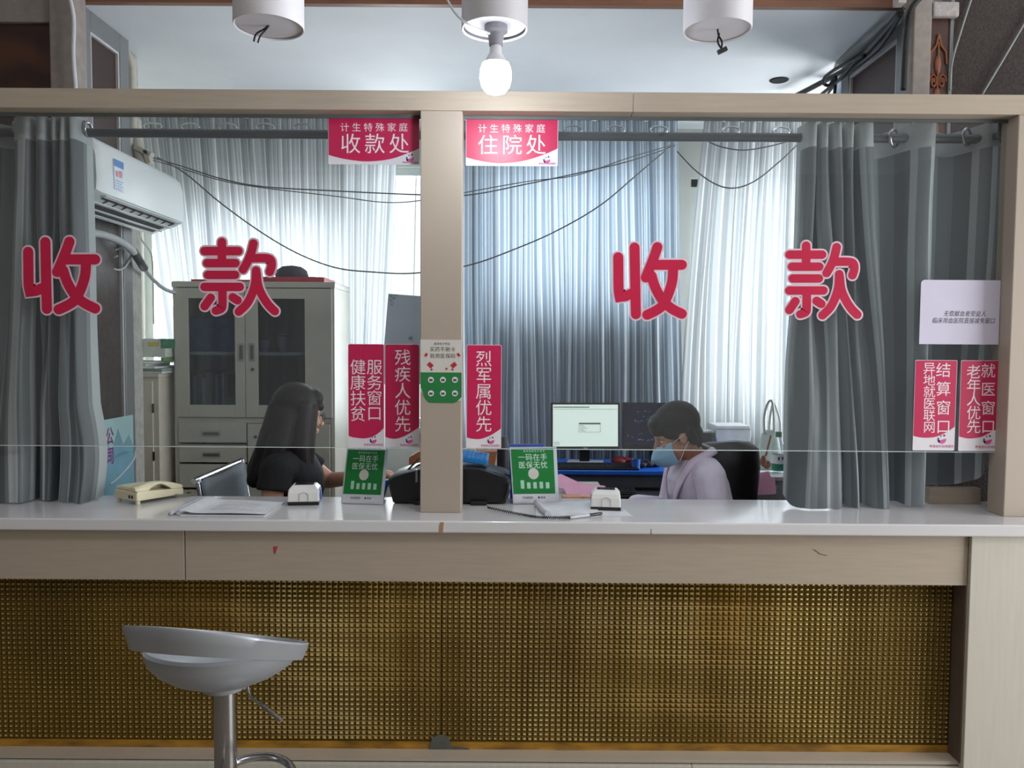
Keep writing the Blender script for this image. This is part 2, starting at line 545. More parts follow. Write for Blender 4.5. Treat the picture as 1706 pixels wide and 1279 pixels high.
# right: narrow carved panel, then the dark rough wall
carved2 = M('carved_panel_base', (112, 66, 46), 0.45, noise=0.2, scale=30)
mb = MB(); mb.box(RP[1] + 0.001, RP[2], 3.27, 3.30, 0, at(1570, 28, 3.27).z)
OX = (RP[1] + RP[2]) / 2; OZ = 0.25
cpn = struct('wall_right_front', mb, M('dark_brown_wood', (80, 50, 42), 0.45, noise=0.2, scale=10))
mb = MB()
for k in range(2):                                            # ornament: paired scrolls and a pointed arch
    s = (-1, 1)[k]
    for zc in (2.31, 2.45, 2.59, 2.15):
        pts = [(OX + s * (0.018 + 0.018 * (1 - q / 14) * math.cos(q * 0.75)), 3.266, zc + 0.032 * (1 - q / 18) * math.sin(q * 0.75) + 0.0) for q in range(14)]
        mb.tube(pts, 0.005, 6)
    mb.tube([(OX + s * 0.036, 3.266, 2.66), (OX + s * 0.030, 3.266, 2.71), (OX + s * 0.010, 3.266, 2.735), (OX, 3.266, 2.78)], 0.005, 6)
for zc in (2.26, 2.39, 2.53, 2.66): mb.ell((OX, 3.268, zc), (0.014, 0.006, 0.04), n=12)
mb.tube([(OX, 3.266, 2.1), (OX, 3.266, 2.75)], 0.004, 6)
p = mb.build('ornament', M('carved_orange_wood', (140, 84, 54), 0.45, noise=0.15, scale=30), cpn, smooth=60); p['kind'] = 'structure'
mb = MB(); mb.box(RP[1] + 0.001, RP[3] + 0.004, 3.235, 3.262, at(1570, 28, 3.24).z, at(1570, 3, 3.24).z)
struct('trim_7', mb, M('rough_white_plaster', (176, 168, 165), 0.85, noise=0.2, scale=40, bump=0.4, bscale=60), bevel=0.006)
mb = MB(); mb.box(RP[2] + 0.001, RP[3], 3.264, 3.33, 0, 3.2)
struct('trim_8', mb, alu, bevel=0.003)
bx('wall_front_right', RP[3] + 0.001, 4.7, 3.27, 3.35, 0, 3.62, dark_wall_m)
# rough column and pipes in the back corner by the left partition
bx('trim_9', -2.12, -1.88, 3.78, 3.98, 0, Zc - 0.002, M('rough_plaster', (172, 172, 166), 0.85, noise=0.15, scale=30, bump=0.4, bscale=50), bevel=0.01)
# holes and stains in the ceiling
hp = atz(1298, 133, Zc)
mb = MB()
mb.lathe([(0.001, 0), (0.045, 0), (0.05, 0.004)], (hp.x, hp.y, Zc - 0.006), 20)
tag(mb.build('ceiling_hole_cover', M('black_hole', (18, 18, 18), 0.8)), 'dark round cable hole in the white office ceiling', 'ceiling hole')

# ================================================================== COUNTER
counter = thing('service_counter', 'long beige reception counter with amber patterned glass front', 'counter', (0, 2.8, 0))
ZT, YF = 0.90, 2.62
XR = at(1613, 930, 2.66).x
XL = -2.35
zf1 = ZT - 0.042
zf0 = at(850, 970, 2.66).z
seam = at(308, 930, 2.66).x
mb = MB(); mb.box(XL, seam - 0.0015, 2.66, 2.70, zf0, zf1)
fp = mb.build('fascia_panel', beige, counter, bevel=0.0015)
mb = MB(); mb.box(seam + 0.0015, XR - 0.0015, 2.66, 2.70, zf0, zf1)
fp2 = mb.build('fascia_panel', beige, counter, bevel=0.0015)
# stains: red smear, scratches
pr = at(458, 918, 2.659)
mb = MB()
mb.prism_y([(pr.x - 0.006, pr.z + 0.016), (pr.x + 0.010, pr.z + 0.017), (pr.x + 0.006, pr.z + 0.006), (pr.x + 0.001, pr.z - 0.012), (pr.x - 0.005, pr.z - 0.004)], 2.6593, 2.6602)
lab(mb.build('smear', M('red_smear', (176, 60, 80), 0.6), fp2), 'small red smear on the beige panel')
pa, pb = at(1356, 915, 2.659), at(1378, 925, 2.659)
mb = MB(); mb.tube([pa, (pa + pb) / 2 + Vector((0, 0, -0.006)), pb], 0.0009, 6)
mb.build('scratch', M('dark_scratch', (70, 62, 56), 0.7), fp2)
# pilaster at the right end
mb = MB(); mb.box(XR + 0.001, 2.6, 2.645, 2.85, 0.0, zf1)
mb.build('end_pilaster', beige2, counter, bevel=0.002)
# recess frame around the patterned glass
zg0 = 0.12
YG = 2.735
p0 = at(850, 1256, 2.70)
zg0 = p0.z
dk = M('recess_brown', (98, 86, 76), 0.6, noise=0.1, scale=20)
mb = MB(); mb.box(XL, XR, 2.672, YG + 0.02, zg0 - 0.012, zg0)
mb.build('recess_ledge', beige, counter)
mb = MB(); mb.box(XR - 0.004, XR + 0.0005, 2.662, YG + 0.02, zg0, zf0)
mb.build('recess_reveal', dk, counter)
mb = MB(); mb.box(XL, XR, YG + 0.012, YG + 0.03, zg0, zf0)
mb.build('backing_board', M('amber_backing', (60, 42, 14), 0.7), counter)
# plinth boards
zp = zg0 - 0.018
mb = MB(); mb.box(XL, at(1153, 1272, 2.66).x - 0.001, 2.66, 2.70, 0.0, zp)
mb.build('plinth_board', beige2, counter, bevel=0.001)
mb = MB(); mb.box(at(1153, 1272, 2.66).x + 0.001, XR, 2.66, 2.70, 0.0, zp)
mb.build('plinth_board', beige2, counter, bevel=0.001)
mb = MB(); mb.box(XL, 2.6, 2.71, 3.02, 0.0, 0.03)
mb.build('base_board', beige, counter)
mb = MB(); mb.box(XL, 2.6, 2.98, 3.02, 0.03, zf1)
mb.build('back_panel', beige, counter)

# amber pressed glass: a pillow lens per square
amber_lens = bpy.data.materials.new('amber_glass'); amber_lens.use_nodes = True
nt = amber_lens.node_tree; b = nt.nodes['Principled BSDF']
tc = nt.nodes.new('ShaderNodeTexCoord'); n = nt.nodes.new('ShaderNodeTexNoise'); n.inputs['Scale'].default_value = 2.2; n.inputs['Detail'].default_value = 2
rp = nt.nodes.new('ShaderNodeValToRGB')
rp.color_ramp.elements[0].position = 0.35; rp.color_ramp.elements[1].position = 0.68
rp.color_ramp.elements[0].color = lin((186, 138, 58)); rp.color_ramp.elements[1].color = lin((250, 234, 160))
nt.links.new(tc.outputs['Object'], n.inputs['Vector']); nt.links.new(n.outputs['Fac'], rp.inputs[0]); nt.links.new(rp.outputs[0], b.inputs['Base Color'])
b.inputs['Roughness'].default_value = 0.28; b.inputs['Metallic'].default_value = 0.5
amber_dark = M('amber_groove', (104, 82, 28), 0.3, noise=0.35, scale=1.5, metal=0.5)
PX, PZ = 0.0204, 0.0176
Xs = at(735, 1100, YG).x
def amber_pane(x0, x1, phase=0.0):
    mb = MB()
    z0, z1 = zg0 + 0.030, zf0 + 0.004
    nx = int(round((x1 - x0) / PX)); nz = int(round((z1 - z0) / PZ))
    dx = (x1 - x0) / nx; dz = (z1 - z0) / nz
    for i in range(nx):
        for j in range(nz):
            cx, cz = x0 + (i + 0.5) * dx, z0 + (j + 0.5) * dz
            hx, hz = dx / 2, dz / 2
            wv_ = 0.5 + 0.5 * math.sin(cx * 5.3 + 1.2 * math.sin(cx * 2.1)) * math.cos(cz * 3.0 + cx)
            tx, tz = hx * (0.24 + 0.30 * wv_), hz * (0.26 + 0.16 * wv_)
            jx, jz = hx * 0.16 * math.sin(cx * 37.0), hz * 0.12 * math.sin(cz * 29 + cx * 3)
            y0, y1, y2 = YG, YG - 0.0040, YG - 0.0052
            vs = [(cx - hx, y0, cz - hz), (cx + hx, y0, cz - hz), (cx + hx, y0, cz + hz), (cx - hx, y0, cz + hz),
                  (cx - tx + jx, y1, cz - tz + jz), (cx + tx + jx, y1, cz - tz + jz), (cx + tx + jx, y1, cz + tz + jz), (cx - tx + jx, y1, cz + tz + jz), (cx + jx, y2, cz + jz)]
            o = mb.add(vs, [(0, 1, 5, 4), (1, 2, 6, 5), (2, 3, 7, 6), (3, 0, 4, 7)], 1)
            for q in range(4):
                mb.f.append([o + 4 + q, o + 4 + (q + 1) % 4, o + 8]); mb.m.append(0)
    # sheet behind the lenses
    mb.box(x0, x1, YG + 0.0005, YG + 0.010, z0 - 0.004, z1, 1)
    return mb.build('patterned_glass', [amber_lens, amber_dark], counter, fix=False)
amber_pane(XL, Xs - 0.0012)
amber_pane(Xs + 0.0012, XR - 0.005)
# worn strip and repairs along the bottom edge of the glass
mb = MB(); mb.box(XL, XR - 0.005, YG - 0.004, YG + 0.008, zg0, zg0 + 0.026)
mb.build('bottom_strip', M('worn_amber', (150, 108, 34), 0.5, noise=0.5, scale=9, stretch=(1, 1, 3)), counter)
tape = M('grey_tape', (86, 88, 82), 0.5, noise=0.15, scale=30)
def patch(pts):
    P = [at(x, y, YG - 0.0065) for x, y in pts]
    mb = MB(); mb.prism([(p.x, YG - 0.0062, p.z) for p in P], [(p.x, YG - 0.0058, p.z) for p in P])
    return mb.build('tape_patch', tape, counter)
patch([(712, 1258), (716, 1242), (720, 1230), (728, 1224), (740, 1223), (748, 1229), (752, 1243), (780, 1246), (792, 1258)])
patch([(870, 1257), (890, 1252), (930, 1249), (985, 1250), (1020, 1252), (1060, 1256), (1062, 1259)])
patch([(655, 1257), (668, 1251), (680, 1250), (692, 1257)])
patch([(1084, 1258), (1096, 1252), (1112, 1251), (1130, 1257)])
patch([(0, 1257), (60, 1254), (150, 1254), (200, 1250), (260, 1254), (330, 1255), (333, 1259), (0, 1260)])

# ------------------------------------------------------------------ worktop
marble = M('white_marble', (214, 212, 214), 0.16, noise=0.05, scale=2.0, stretch=(1, 3, 1), coat=0.2)
mb = MB(); mb.box(XL, 2.62, YF, 3.03, zf1 + 0.0005, ZT)
top = thing('counter_worktop', 'glossy white stone worktop running along the whole counter', 'worktop', (0, 2.8, zf1))
mb.build('stone_slab', marble, top, bevel=0.006, seg=3)
xc = at(735, 882, YF).x
mb = MB(); mb.prism_y([(xc - 0.008, zf1 + 0.003), (xc + 0.006, zf1 + 0.002), (xc + 0.009, ZT - 0.004), (xc - 0.002, ZT - 0.003), (xc - 0.006, ZT - 0.014)], YF - 0.0008, YF + 0.001)
lab(mb.build('chipped_joint', M('chip_brown', (176, 130, 92), 0.7), top), 'brown filler at the chipped joint')
mb = MB()
for px in (0,):
    mb.box(at(1085, 884, YF).x - 0.0008, at(1085, 884, YF).x + 0.0008, YF - 0.0006, YF + 0.001, zf1 + 0.002, zf1 + 0.02)
mb.build('hairline_crack', M('dark_scratch', (70, 62, 56)), top)

# ------------------------------------------------------------------ booth frame
YP = 2.75
frame = thing('booth_surround', 'beige laminate frame of the glazed booth standing on the counter', 'booth frame', (0, 2.8, ZT))
hz0, hz1 = at(740, 184, YP).z, at(740, 151, YP).z
seamh = at(1055, 170, YP).x
YPb = YP + 0.10
mb = MB(); mb.box(XL, seamh - 0.0006, YP, YPb, hz0, hz1)
mb.build('header_beam', beige, frame, bevel=0.002)
mb = MB(); mb.box(seamh + 0.0006, 2.6, YP, YPb, hz0, hz1)
mb.build('header_beam', beige, frame, bevel=0.002)
px0, px1 = at(700, 600, YP).x, at(769, 600, YP).x
mb = MB(); mb.box(px0, px1, YP + 0.001, YPb - 0.001, ZT, hz0)
mb.build('middle_post', M('beige_post', (172, 158, 144), 0.45, noise=0.03, scale=3), frame, bevel=0.003)
jx0 = at(1682, 600, YP).x
mb = MB(); mb.box(jx0, 2.6, YP + 0.001, YPb - 0.001, ZT, hz0)
mb.build('side_post', M('beige_post', (172, 158, 144)), frame, bevel=0.003)
mb = MB(); mb.box(at(1541, 830, 3.0).x, jx0 + 0.05, 2.97, 3.01, ZT, at(1590, 812, 2.98).z)
mb.build('upstand', beige, frame, bevel=0.002)

# glass panes of the booth
booth_glass = glass_mat('booth_glass', (0.965, 0.975, 0.972), haze=0.02)
edge_m = M('polished_glass_edge', (214, 226, 224), 0.15, noise=0.0)
YGL = 2.815
zgl0 = at(400, 745, YGL).z
def pane(x0, x1, label):
    t = thing('glass_pane', label, 'glass pane', ((x0 + x1) / 2, YGL, zgl0))
    mb = MB(); mb.box(x0, x1, YGL, YGL + 0.008, zgl0 + 0.002, hz0)
    mb.build('glass', booth_glass, t)
    mb = MB(); mb.box(x0, x1, YGL - 0.0003, YGL + 0.0083, zgl0, zgl0 + 0.002)
    mb.build('polished_edge', edge_m, t)
    mb = MB(); mb.box(x0, x1, YGL - 0.006, YGL - 0.001, hz0 - 0.012, hz0 - 0.0005)
    mb.build('top_bead', M('grey_seal', (92, 98, 98), 0.5), t)
pane(XL, px0, 'glass pane of the booth left of the beige middle post')
pane(px1 + 0.001, jx0, 'glass pane of the booth right of the beige middle post')

# ================================================================== SIGNS ON THE GLASS
pink = M('pink_print', (196, 34, 84), 0.38, noise=0.03)
pinkch = M('crimson_vinyl', (198, 28, 70), 0.4, noise=0.05, scale=12)
signwhite = M('sign_white', (226, 222, 228), 0.4, noise=0.0)
letterw = M('letter_white', (236, 226, 232), 0.5, noise=0.0)
outl = M('vinyl_outline', (226, 200, 212), 0.5, noise=0.0)
logo_p = M('logo_pink', (214, 84, 150), 0.5, noise=0.0)
logo_b = M('logo_blue', (70, 104, 150), 0.5, noise=0.0)
logo_d = M('logo_dark', (90, 60, 110), 0.5, noise=0.0)
logo_t = M('logo_text', (190, 60, 118), 0.5, noise=0.0)

def sheet_frame(px_l, px_r, py_t, py_b, Y):
    a, b = at(px_l, py_b, Y), at(px_r, py_t, Y)
    return a.x, b.x, a.z, b.z

def emblem(mb, x, z, s, place):
    """two dots over a cupped bowl of two colours (indices 0 pink, 1 blue, 2 dark)"""
    def arc(r, a0, a1, n=12): return [(x + r * math.cos(R(a0 + (a1 - a0) * k / n)), z + r * math.sin(R(a0 + (a1 - a0) * k / n))) for k in range(n + 1)]
    o = arc(0.5 * s, 190, 375) + [(x + 0.12 * s, z + 0.02 * s), (x - 0.1 * s, z - 0.05 * s)]
    mb.flat([place(*p) for p in o], 0)
    o = arc(0.5 * s, 150, 235) + arc(0.28 * s, 235, 150)
    mb.flat([place(p[0] - 0.04 * s, p[1]) for p in o], 1)
    for (dx, dz, r, mi) in ((-0.14, 0.42, 0.09, 2), (0.26, 0.5, 0.13, 2)):
        mb.flat([place(x + dx * s + r * s * math.cos(R(a)), z + dz * s + r * s * math.sin(R(a))) for a in range(0, 360, 30)], mi)

SLOG = '枣强县妇幼保健院'
def glass_sign(name, label, l, r, t, b, curve, chars, radius, logo, group):
    """curve: white wave at the foot as pixel pairs; chars: (char, px, py, size px)"""
    Y = YGL - 0.0006
    x0, x1, z0, z1 = sheet_frame(l, r, t, b, Y)
    th = thing(name, label, 'sign', ((x0 + x1) / 2, Y, z0), group=group)
    ol = rrect(x0, x1, z0, z1, radius)
    mb = MB(); mb.prism_y(ol, Y - 0.0006, Y)
    mb.build('backing', signwhite, th)
    mb = MB()
    wave = [at(px, py, Y) for px, py in curve]
    wv = [(p.x, p.z) for p in cat_pts(wave, 6)]
    m = 0.0015
    rr = radius if not isinstance(radius, (list, tuple)) else radius[2]
    up = rrect(x0 + m, x1 - m, z0, z1 - m, (0, 0, rr, radius[3] if isinstance(radius, (list, tuple)) else radius))
    up = [p for p in up if p[1] > z0 + 1e-6]
    wv = [(min(max(x, x0 + m), x1 - m), z) for x, z in wv]
    mb.prism_y(wv + up, Y - 0.0010, Y - 0.00062)
    mb.build('coloured_field', pink, th)
    mb = MB()
    pl = lambda u, v: (u, Y - 0.0013, v)
    for ch, px, py, sz in chars:
        p = at(px, py, Y)
        s = sz * 1.08 * Y / FPX
        put_char(mb, ch, p.x, p.z, s, s, pl)
    mb.build('lettering', letterw, th, fix=False)
    lx, ly, ls, tx0, tx1, ty = logo
    mb = MB()
    p = at(lx, ly, Y)
    emblem(mb, p.x, p.z, ls * Y / FPX, lambda u, v: (u, Y - 0.0013, v))
    mb.build('emblem', [logo_p, logo_b, logo_d], th, fix=False)
    mb = MB()
    a, c = at(tx0, ty, Y), at(tx1, ty, Y)
    put_line(mb, SLOG, a.x, c.x, a.z, (c.x - a.x) / 8, lambda u, v: (u, Y - 0.0013, v))
    mb.build('small_lettering', logo_t, th, fix=False)
    return th

def row(s, x0, x1, y, sz):
    n = len(s); st = (x1 - x0) / (n - 1) if n > 1 else 0
    return [(c, x0 + st * i, y, sz) for i, c in enumerate(s)]
def colm(s, x, y0, y1, sz):
    n = len(s); st = (y1 - y0) / (n - 1)
    return [(c, x, y0 + st * i, sz) for i, c in enumerate(s)]

G = 'pink notices stuck on the booth glass'
glass_sign('notice_sticker', 'pink notice reading 收款处 at the top of the left pane beside the post', 547, 699, 195, 273.5,
           [(547, 258), (575, 265), (612, 269), (650, 265), (680, 255), (699, 247)],
           row('计生特殊家庭', 574.5, 672, 212, 14) + row('收款处', 584, 665, 239, 32), 0.004,
           (683, 264, 12, 670, 697, 270.5), G)
glass_sign('notice_sticker', 'pink notice reading 住院处 at the top of the right pane beside the post', 776, 930, 198, 276,
           [(776, 262), (805, 269), (836, 272), (872, 268), (905, 258), (930, 247)],
           row('计生特殊家庭', 804, 901, 214, 14) + row('住院处', 813, 893, 241, 32), 0.004,
           (911, 267, 11, 897, 926, 272.5), G)
glass_sign('notice_sticker', 'pink two-column notice reading 健康扶贫 服务窗口 on the left pane', 580.5, 640, 573, 745,
           [(581, 726), (590, 728.5), (607, 730), (621, 727), (632, 720), (640, 712)],
           colm('健康扶贫', 596.5, 611, 689, 25) + colm('服务窗口', 624, 611, 688, 25), (0.001, 0.001, 0.006, 0.006),
           (622, 733, 11, 606, 639, 740.5), G)
glass_sign('notice_sticker', 'pink one-column notice reading 残疾人优先 left of the beige post', 641.5, 699, 573.5, 745,
           [(641.5, 727), (650, 730), (660, 730.5), (672, 727), (685, 720), (699, 711)],
           colm('残疾人优先', 671, 595, 706, 26), (0.001, 0.001, 0.006, 0.006),
           (682, 733, 11, 666, 698, 741), G)
glass_sign('notice_sticker', 'pink one-column notice reading 烈军属优先 right of the beige post', 777, 836, 574.5, 746,
           [(777, 728), (786, 730.5), (800, 731), (815, 726), (827, 719), (836, 712.5)],
           colm('烈军属优先', 806, 597, 706, 26), (0.001, 0.001, 0.006, 0.004),
           (818, 734, 11, 801, 833, 742), G)
glass_sign('notice_sticker', 'pink notice reading 异地就医联网 结算窗口 below the white paper', 1520, 1595, 600, 750,
           [(1519, 725), (1530, 728), (1545, 729), (1560, 727), (1578, 719), (1594, 708)],
           colm('异地就医联网', 1548, 613, 711, 19.5) + colm('结算窗口', 1571.5, 616, 710, 24), 0.004,
           (1569, 732, 14, 1548, 1589, 743), G)
glass_sign('notice_sticker', 'pink notice reading 老年人优先 就医窗口 next to the right side post', 1596, 1673, 600.5, 751,
           [(1595, 726), (1608, 729.5), (1620, 730), (1636, 727), (1652, 719), (1671, 709)],
           colm('老年人优先', 1622, 619, 710, 23) + colm('就医窗口', 1646, 617, 710, 23.5), 0.004,
           (1645, 733, 14, 1624, 1665, 744), G)

# white printed sheet on the right pane
Y = YGL - 0.0006
x0, x1, z0, z1 = sheet_frame(1531, 1684, 467, 573, Y)
x1 = min(x1, jx0 - 0.002)
t = thing('paper_notice', 'white printed paper sheet above the two pink notices at right', 'notice', ((x0 + x1) / 2, Y, z0))
mb = MB(); mb.prism_y(rrect(x0, x1, z0, z1, (0.001, 0.001, 0.003, 0.014)), Y - 0.0008, Y)
mb.build('sheet', M('white_paper_lilac', (212, 206, 226), 0.6, noise=0.03, scale=8), t)
mb = MB()
pl = lambda u, v: (u, Y - 0.0012, v)
for s, a, c, y, h in (('无偿献血者受益人', 1572, 1643, 522, 10), ('临床用血医院直接减免窗口', 1553, 1658, 533.5, 10)):
    A, C = at(a, y, Y), at(c, y, Y)
    put_line(mb, s, A.x, C.x, A.z, h * Y / FPX, pl, slant=0.18)
mb.build('lettering', M('ink_dark', (46, 46, 58), 0.6, noise=0.0), t, fix=False)

# the large characters: rounded strokes with a pale outline
SHOU = ([[(337, 280), (340, 600), (345, 770), (420, 745), (550, 690)], [(540, 165), (547, 500), (558, 955)], [(825, 160), (790, 260), (740, 385), (680, 520)],
         [(760, 370), (1130, 370)], [(1022, 400), (1010, 560), (960, 720), (890, 850), (800, 915), (698, 962)],
         [(752, 500), (800, 640), (890, 790), (1000, 885), (1130, 950)]], 7.108, (0, 380))
KUAN = ([[(250, 305), (700, 305)], [(480, 185), (480, 450)], [(285, 465), (660, 465)], [(295, 622), (655, 622)], [(248, 782), (718, 782)],
         [(487, 800), (487, 1010), (472, 1070), (400, 1098)], [(332, 925), (250, 1040)], [(625, 920), (688, 960)],
         [(900, 205), (872, 320), (830, 430), (762, 550)], [(880, 400), (1060, 400), (1130, 425), (1142, 500), (1118, 580)],
         [(936, 565), (925, 730), (880, 880), (810, 1010), (705, 1112)], [(942, 600), (962, 760), (1020, 900), (1100, 1020), (1185, 1105)]], 7.994, (310, 380))
def big_char(spec, dx, dy, sx, label, wr, joints):
    strokes, sc, off = spec
    Y = YGL - 0.0006
    P = []
    cx = off[0] + 700 / sc
    for i, s in enumerate(strokes):
        pts = [Vector((cx + (off[0] + x / sc - cx) * sx + dx, off[1] + y / sc + dy, 0)) for x, y in s]
        if len(pts) > 2 and i not in joints: pts = cat_pts(pts, 6)
        elif len(pts) > 2:
            pts = [pts[0]] + cat_pts(pts[1:3], 2) + pts[3:]
        W = [at(p.x, p.y, Y) for p in pts]
        P.append([(p.x, p.z) for p in W])
    p = at(cx + dx, off[1] + 140 + dy, Y)
    th = thing('vinyl_character', label, 'lettering', (p.x, Y, p.z), group='large crimson characters on the glass')
    mb = MB()
    for q, s in enumerate(P): ribbon(mb, s, wr + 0.0062, lambda u, v: (u, Y - 0.0003 - 0.00006 * q, v))
    mb.build('outline', outl, th, fix=False)
    mb = MB()
    for q, s in enumerate(P): ribbon(mb, s, wr, lambda u, v: (u, Y - 0.0013 - 0.00006 * q, v))
    mb.build('stroke_face', pinkch, th, fix=False)
SC = YGL / FPX
big_char(SHOU, 0, 0, 1.0, 'large crimson character 收 in front of the left bunched curtain', 8.4 * SC, (0,))
big_char(KUAN, 0, 0, 1.0, 'large crimson character 款 in front of the grey filing cabinet', 7.0 * SC, ())
big_char(SHOU, 980, 9, 0.95, 'large crimson character 收 in front of the striped middle curtain', 8.2 * SC, (0,))
big_char(KUAN, 972, 6, 0.965, 'large crimson character 款 in front of the right bunched curtain', 7.0 * SC, ())

# poster on the post
Y = YP + 0.0005
x0, x1, z0, z1 = sheet_frame(700.5, 769, 566, 672, Y)
t = thing('post_poster', 'small torn white and green health poster on the beige post', 'poster', ((x0 + x1) / 2, Y, z0))
PG = (150, 145, 140)
mb = MB(); mb.prism_y([(x0, z0 + 0.045), (x0, z1), (x1, z1), (x1, z0 + 0.01), (x0 + 0.03, z0 + 0.012)], Y - 0.0008, Y)
mb.build('sheet', M('poster_paper', (206, 200, 194), 0.6, noise=0.03), t)
def pp(pts): return [(at(x, y, Y).x, at(x, y, Y).z) for x, y in pts]
mb = MB(); mb.prism_y(pp([(701, 620), (769, 620.5), (769, 661), (764, 666), (761, 669), (755, 671), (715, 670.5), (708, 662), (701, 645)]), Y - 0.0013, Y - 0.0009)
mb.build('green_field', M('poster_green', (34, 122, 62), 0.5, noise=0.04), t)
for yy in (632.5, 655):
    for xx in (718, 738, 758):
        p = at(xx, yy, Y)
        mb = MB()
        mb.lathe([(0.0105, -0.0002), (0.0105, 0.0002)], (p.x, Y - 0.0015, p.z), 20, rot=Matrix.Rotation(R(90), 3, 'X'))
        dsc = mb.build('icon_disc', signwhite, t)
        mb = MB()
        mb.prism_y(rrect(p.x - 0.006, p.x + 0.006, p.z - 0.005, p.z + 0.003, 0.001), Y - 0.0022, Y - 0.0018)
        mb.build('icon_symbol', M('icon_brown', (92, 74, 72), 0.6, noise=0.0), dsc)
mb = MB()
pl = lambda u, v: (u, Y - 0.0012, v)
for s, a, c, y, h in (('医保电子凭证', 723, 750, 572.5, 4.6), ('买药不刷卡', 716, 759, 581.5, 8.6), ('就用医保码', 716, 759, 592.5, 8.6)):
    A, C = at(a, y, Y), at(c, y, Y)
    put_line(mb, s, A.x, C.x, A.z, h * Y / FPX, pl)
mb.build('lettering', M('poster_ink', (62, 70, 62), 0.6, noise=0.0), t, fix=False)
for (x, y, w_, h_, a) in ((710, 591, 4, 6, 35), (764, 591, 4, 6, -35), (717, 608, 9, 7, 40), (756, 608, 9, 7, -40), (719, 615.5, 3, 3, 20), (744, 614, 3, 3, 45), (754, 615.5, 3, 3, -20)):
    p = at(x, y, Y); rot = Matrix.Rotation(R(a), 3, 'Y'); s = Y / FPX
    mb = MB(); mb.obox((p.x, Y - 0.0012, p.z), (w_ / 2 * s, 0.0003, h_ / 2 * s), rot)
    mb.build('red_packet', M('poster_red', (178, 40, 56), 0.5, noise=0.0), t)

# ================================================================== FRONT CURTAINS AND ROD
cloth_f = striped_curtain('grey_satin_fold_tones', [(0, (206, 214, 216)), (0.09, (150, 156, 158)), (0.14, (118, 124, 128)), (0.34, (160, 166, 168)), (0.42, (126, 132, 136)), (0.6, (106, 112, 118)), (0.78, (176, 183, 184)), (0.86, (132, 138, 142))], 0.33, 0.42)  # tonal fabric stripes that also paint lit fold edges and fold shade
band_f = M('grey_header_band', (186, 192, 194), 0.5, noise=0.05, scale=40, transl=0.25)
chrome = M('chrome', (190, 192, 196), 0.18, metal=1.0, noise=0.0)
rod_m = M('grey_rod', (92, 98, 104), 0.35, metal=0.6, noise=0.05)
Yc = 2.925
def px_curtain(parent, tops, bots, Ybase, mats, band_px=40, nper=10, nv=44, belly=None, flip=False):
    """tops / bots: (px, py, dy) fold points at the head and at the hem; each is a cloth position of its own"""
    T = [Vector((at(x, y, Ybase).x, Ybase + d, at(x, y, Ybase).z)) for x, y, d in tops]
    B = [Vector((at(x, y, Ybase).x, Ybase + d, max(at(x, y, Ybase).z, ZT + 0.004))) for x, y, d in bots]
    Tc, Bc = cat_pts(T, nper), cat_pts(B, nper)
    n = len(Tc)
    length = [0.0]
    for i in range(1, n): length.append(length[-1] + (Tc[i] - Tc[i - 1]).length)
    u_off = length[-1] if flip else 0.0  # flip puts the pale painted-light band on the right edge
    rnd = random.Random(3)
    ph = [rnd.uniform(0, 6.28) for _ in range(6)]
    mb = MB()
    band = band_px * Ybase / FPX
    def f(u, v):
        i = min(int(round(u * (n - 1))), n - 1)
        e = v * v * (3 - 2 * v)
        e = 0.45 * v + 0.55 * e
        p = Tc[i].lerp(Bc[i], e)
        p.z = Tc[i].z + (Bc[i].z - Tc[i].z) * v
        wob = math.sin(v * 5 + ph[0] + u * 20) * 0.004 + math.sin(v * 11 + u * 33 + ph[1]) * 0.0025
        p.x += wob * min(1, v * 4) * min(1, (1 - v) * 3 + 0.3)
        p.y += math.sin(v * 8 + u * 27 + ph[2]) * 0.004 * min(1, v * 4)
        if belly: p = belly(p, u, v)
        return p
    H = (T[0].z - B[0].z)
    vb = band / H
    rows_b = 4
    def fb(u, v): return f(u, v * vb)
    def fl(u, v): return f(u, vb + v * (1 - vb))
    mb.grid(fb, n - 1, rows_b)
    o = mb.build('header_band', mats[1], parent, smooth=180)
    mb = MB()
    mb.grid(fl, n - 1, nv, uvs=lambda u, v: (abs(u_off - length[min(int(round(u * (n - 1))), n - 1)]), v))
    return mb.build('cloth', mats[0], parent, smooth=180)

def eyelet(parent, px, py, Y, r=0.024, rot_z=90):
    p = at(px, py, Y)
    mb = MB()
    pts = []
    for k in range(24):
        a = 2 * math.pi * k / 24
        q = Vector((r * math.cos(a), 0, r * math.sin(a)))
        q = Matrix.Rotation(R(rot_z), 3, 'Z') @ q
        pts.append(p + q)
    mb.tube(pts, 0.0055, 8, closed=True)
    return mb.build('eyelet', chrome, parent, smooth=180)

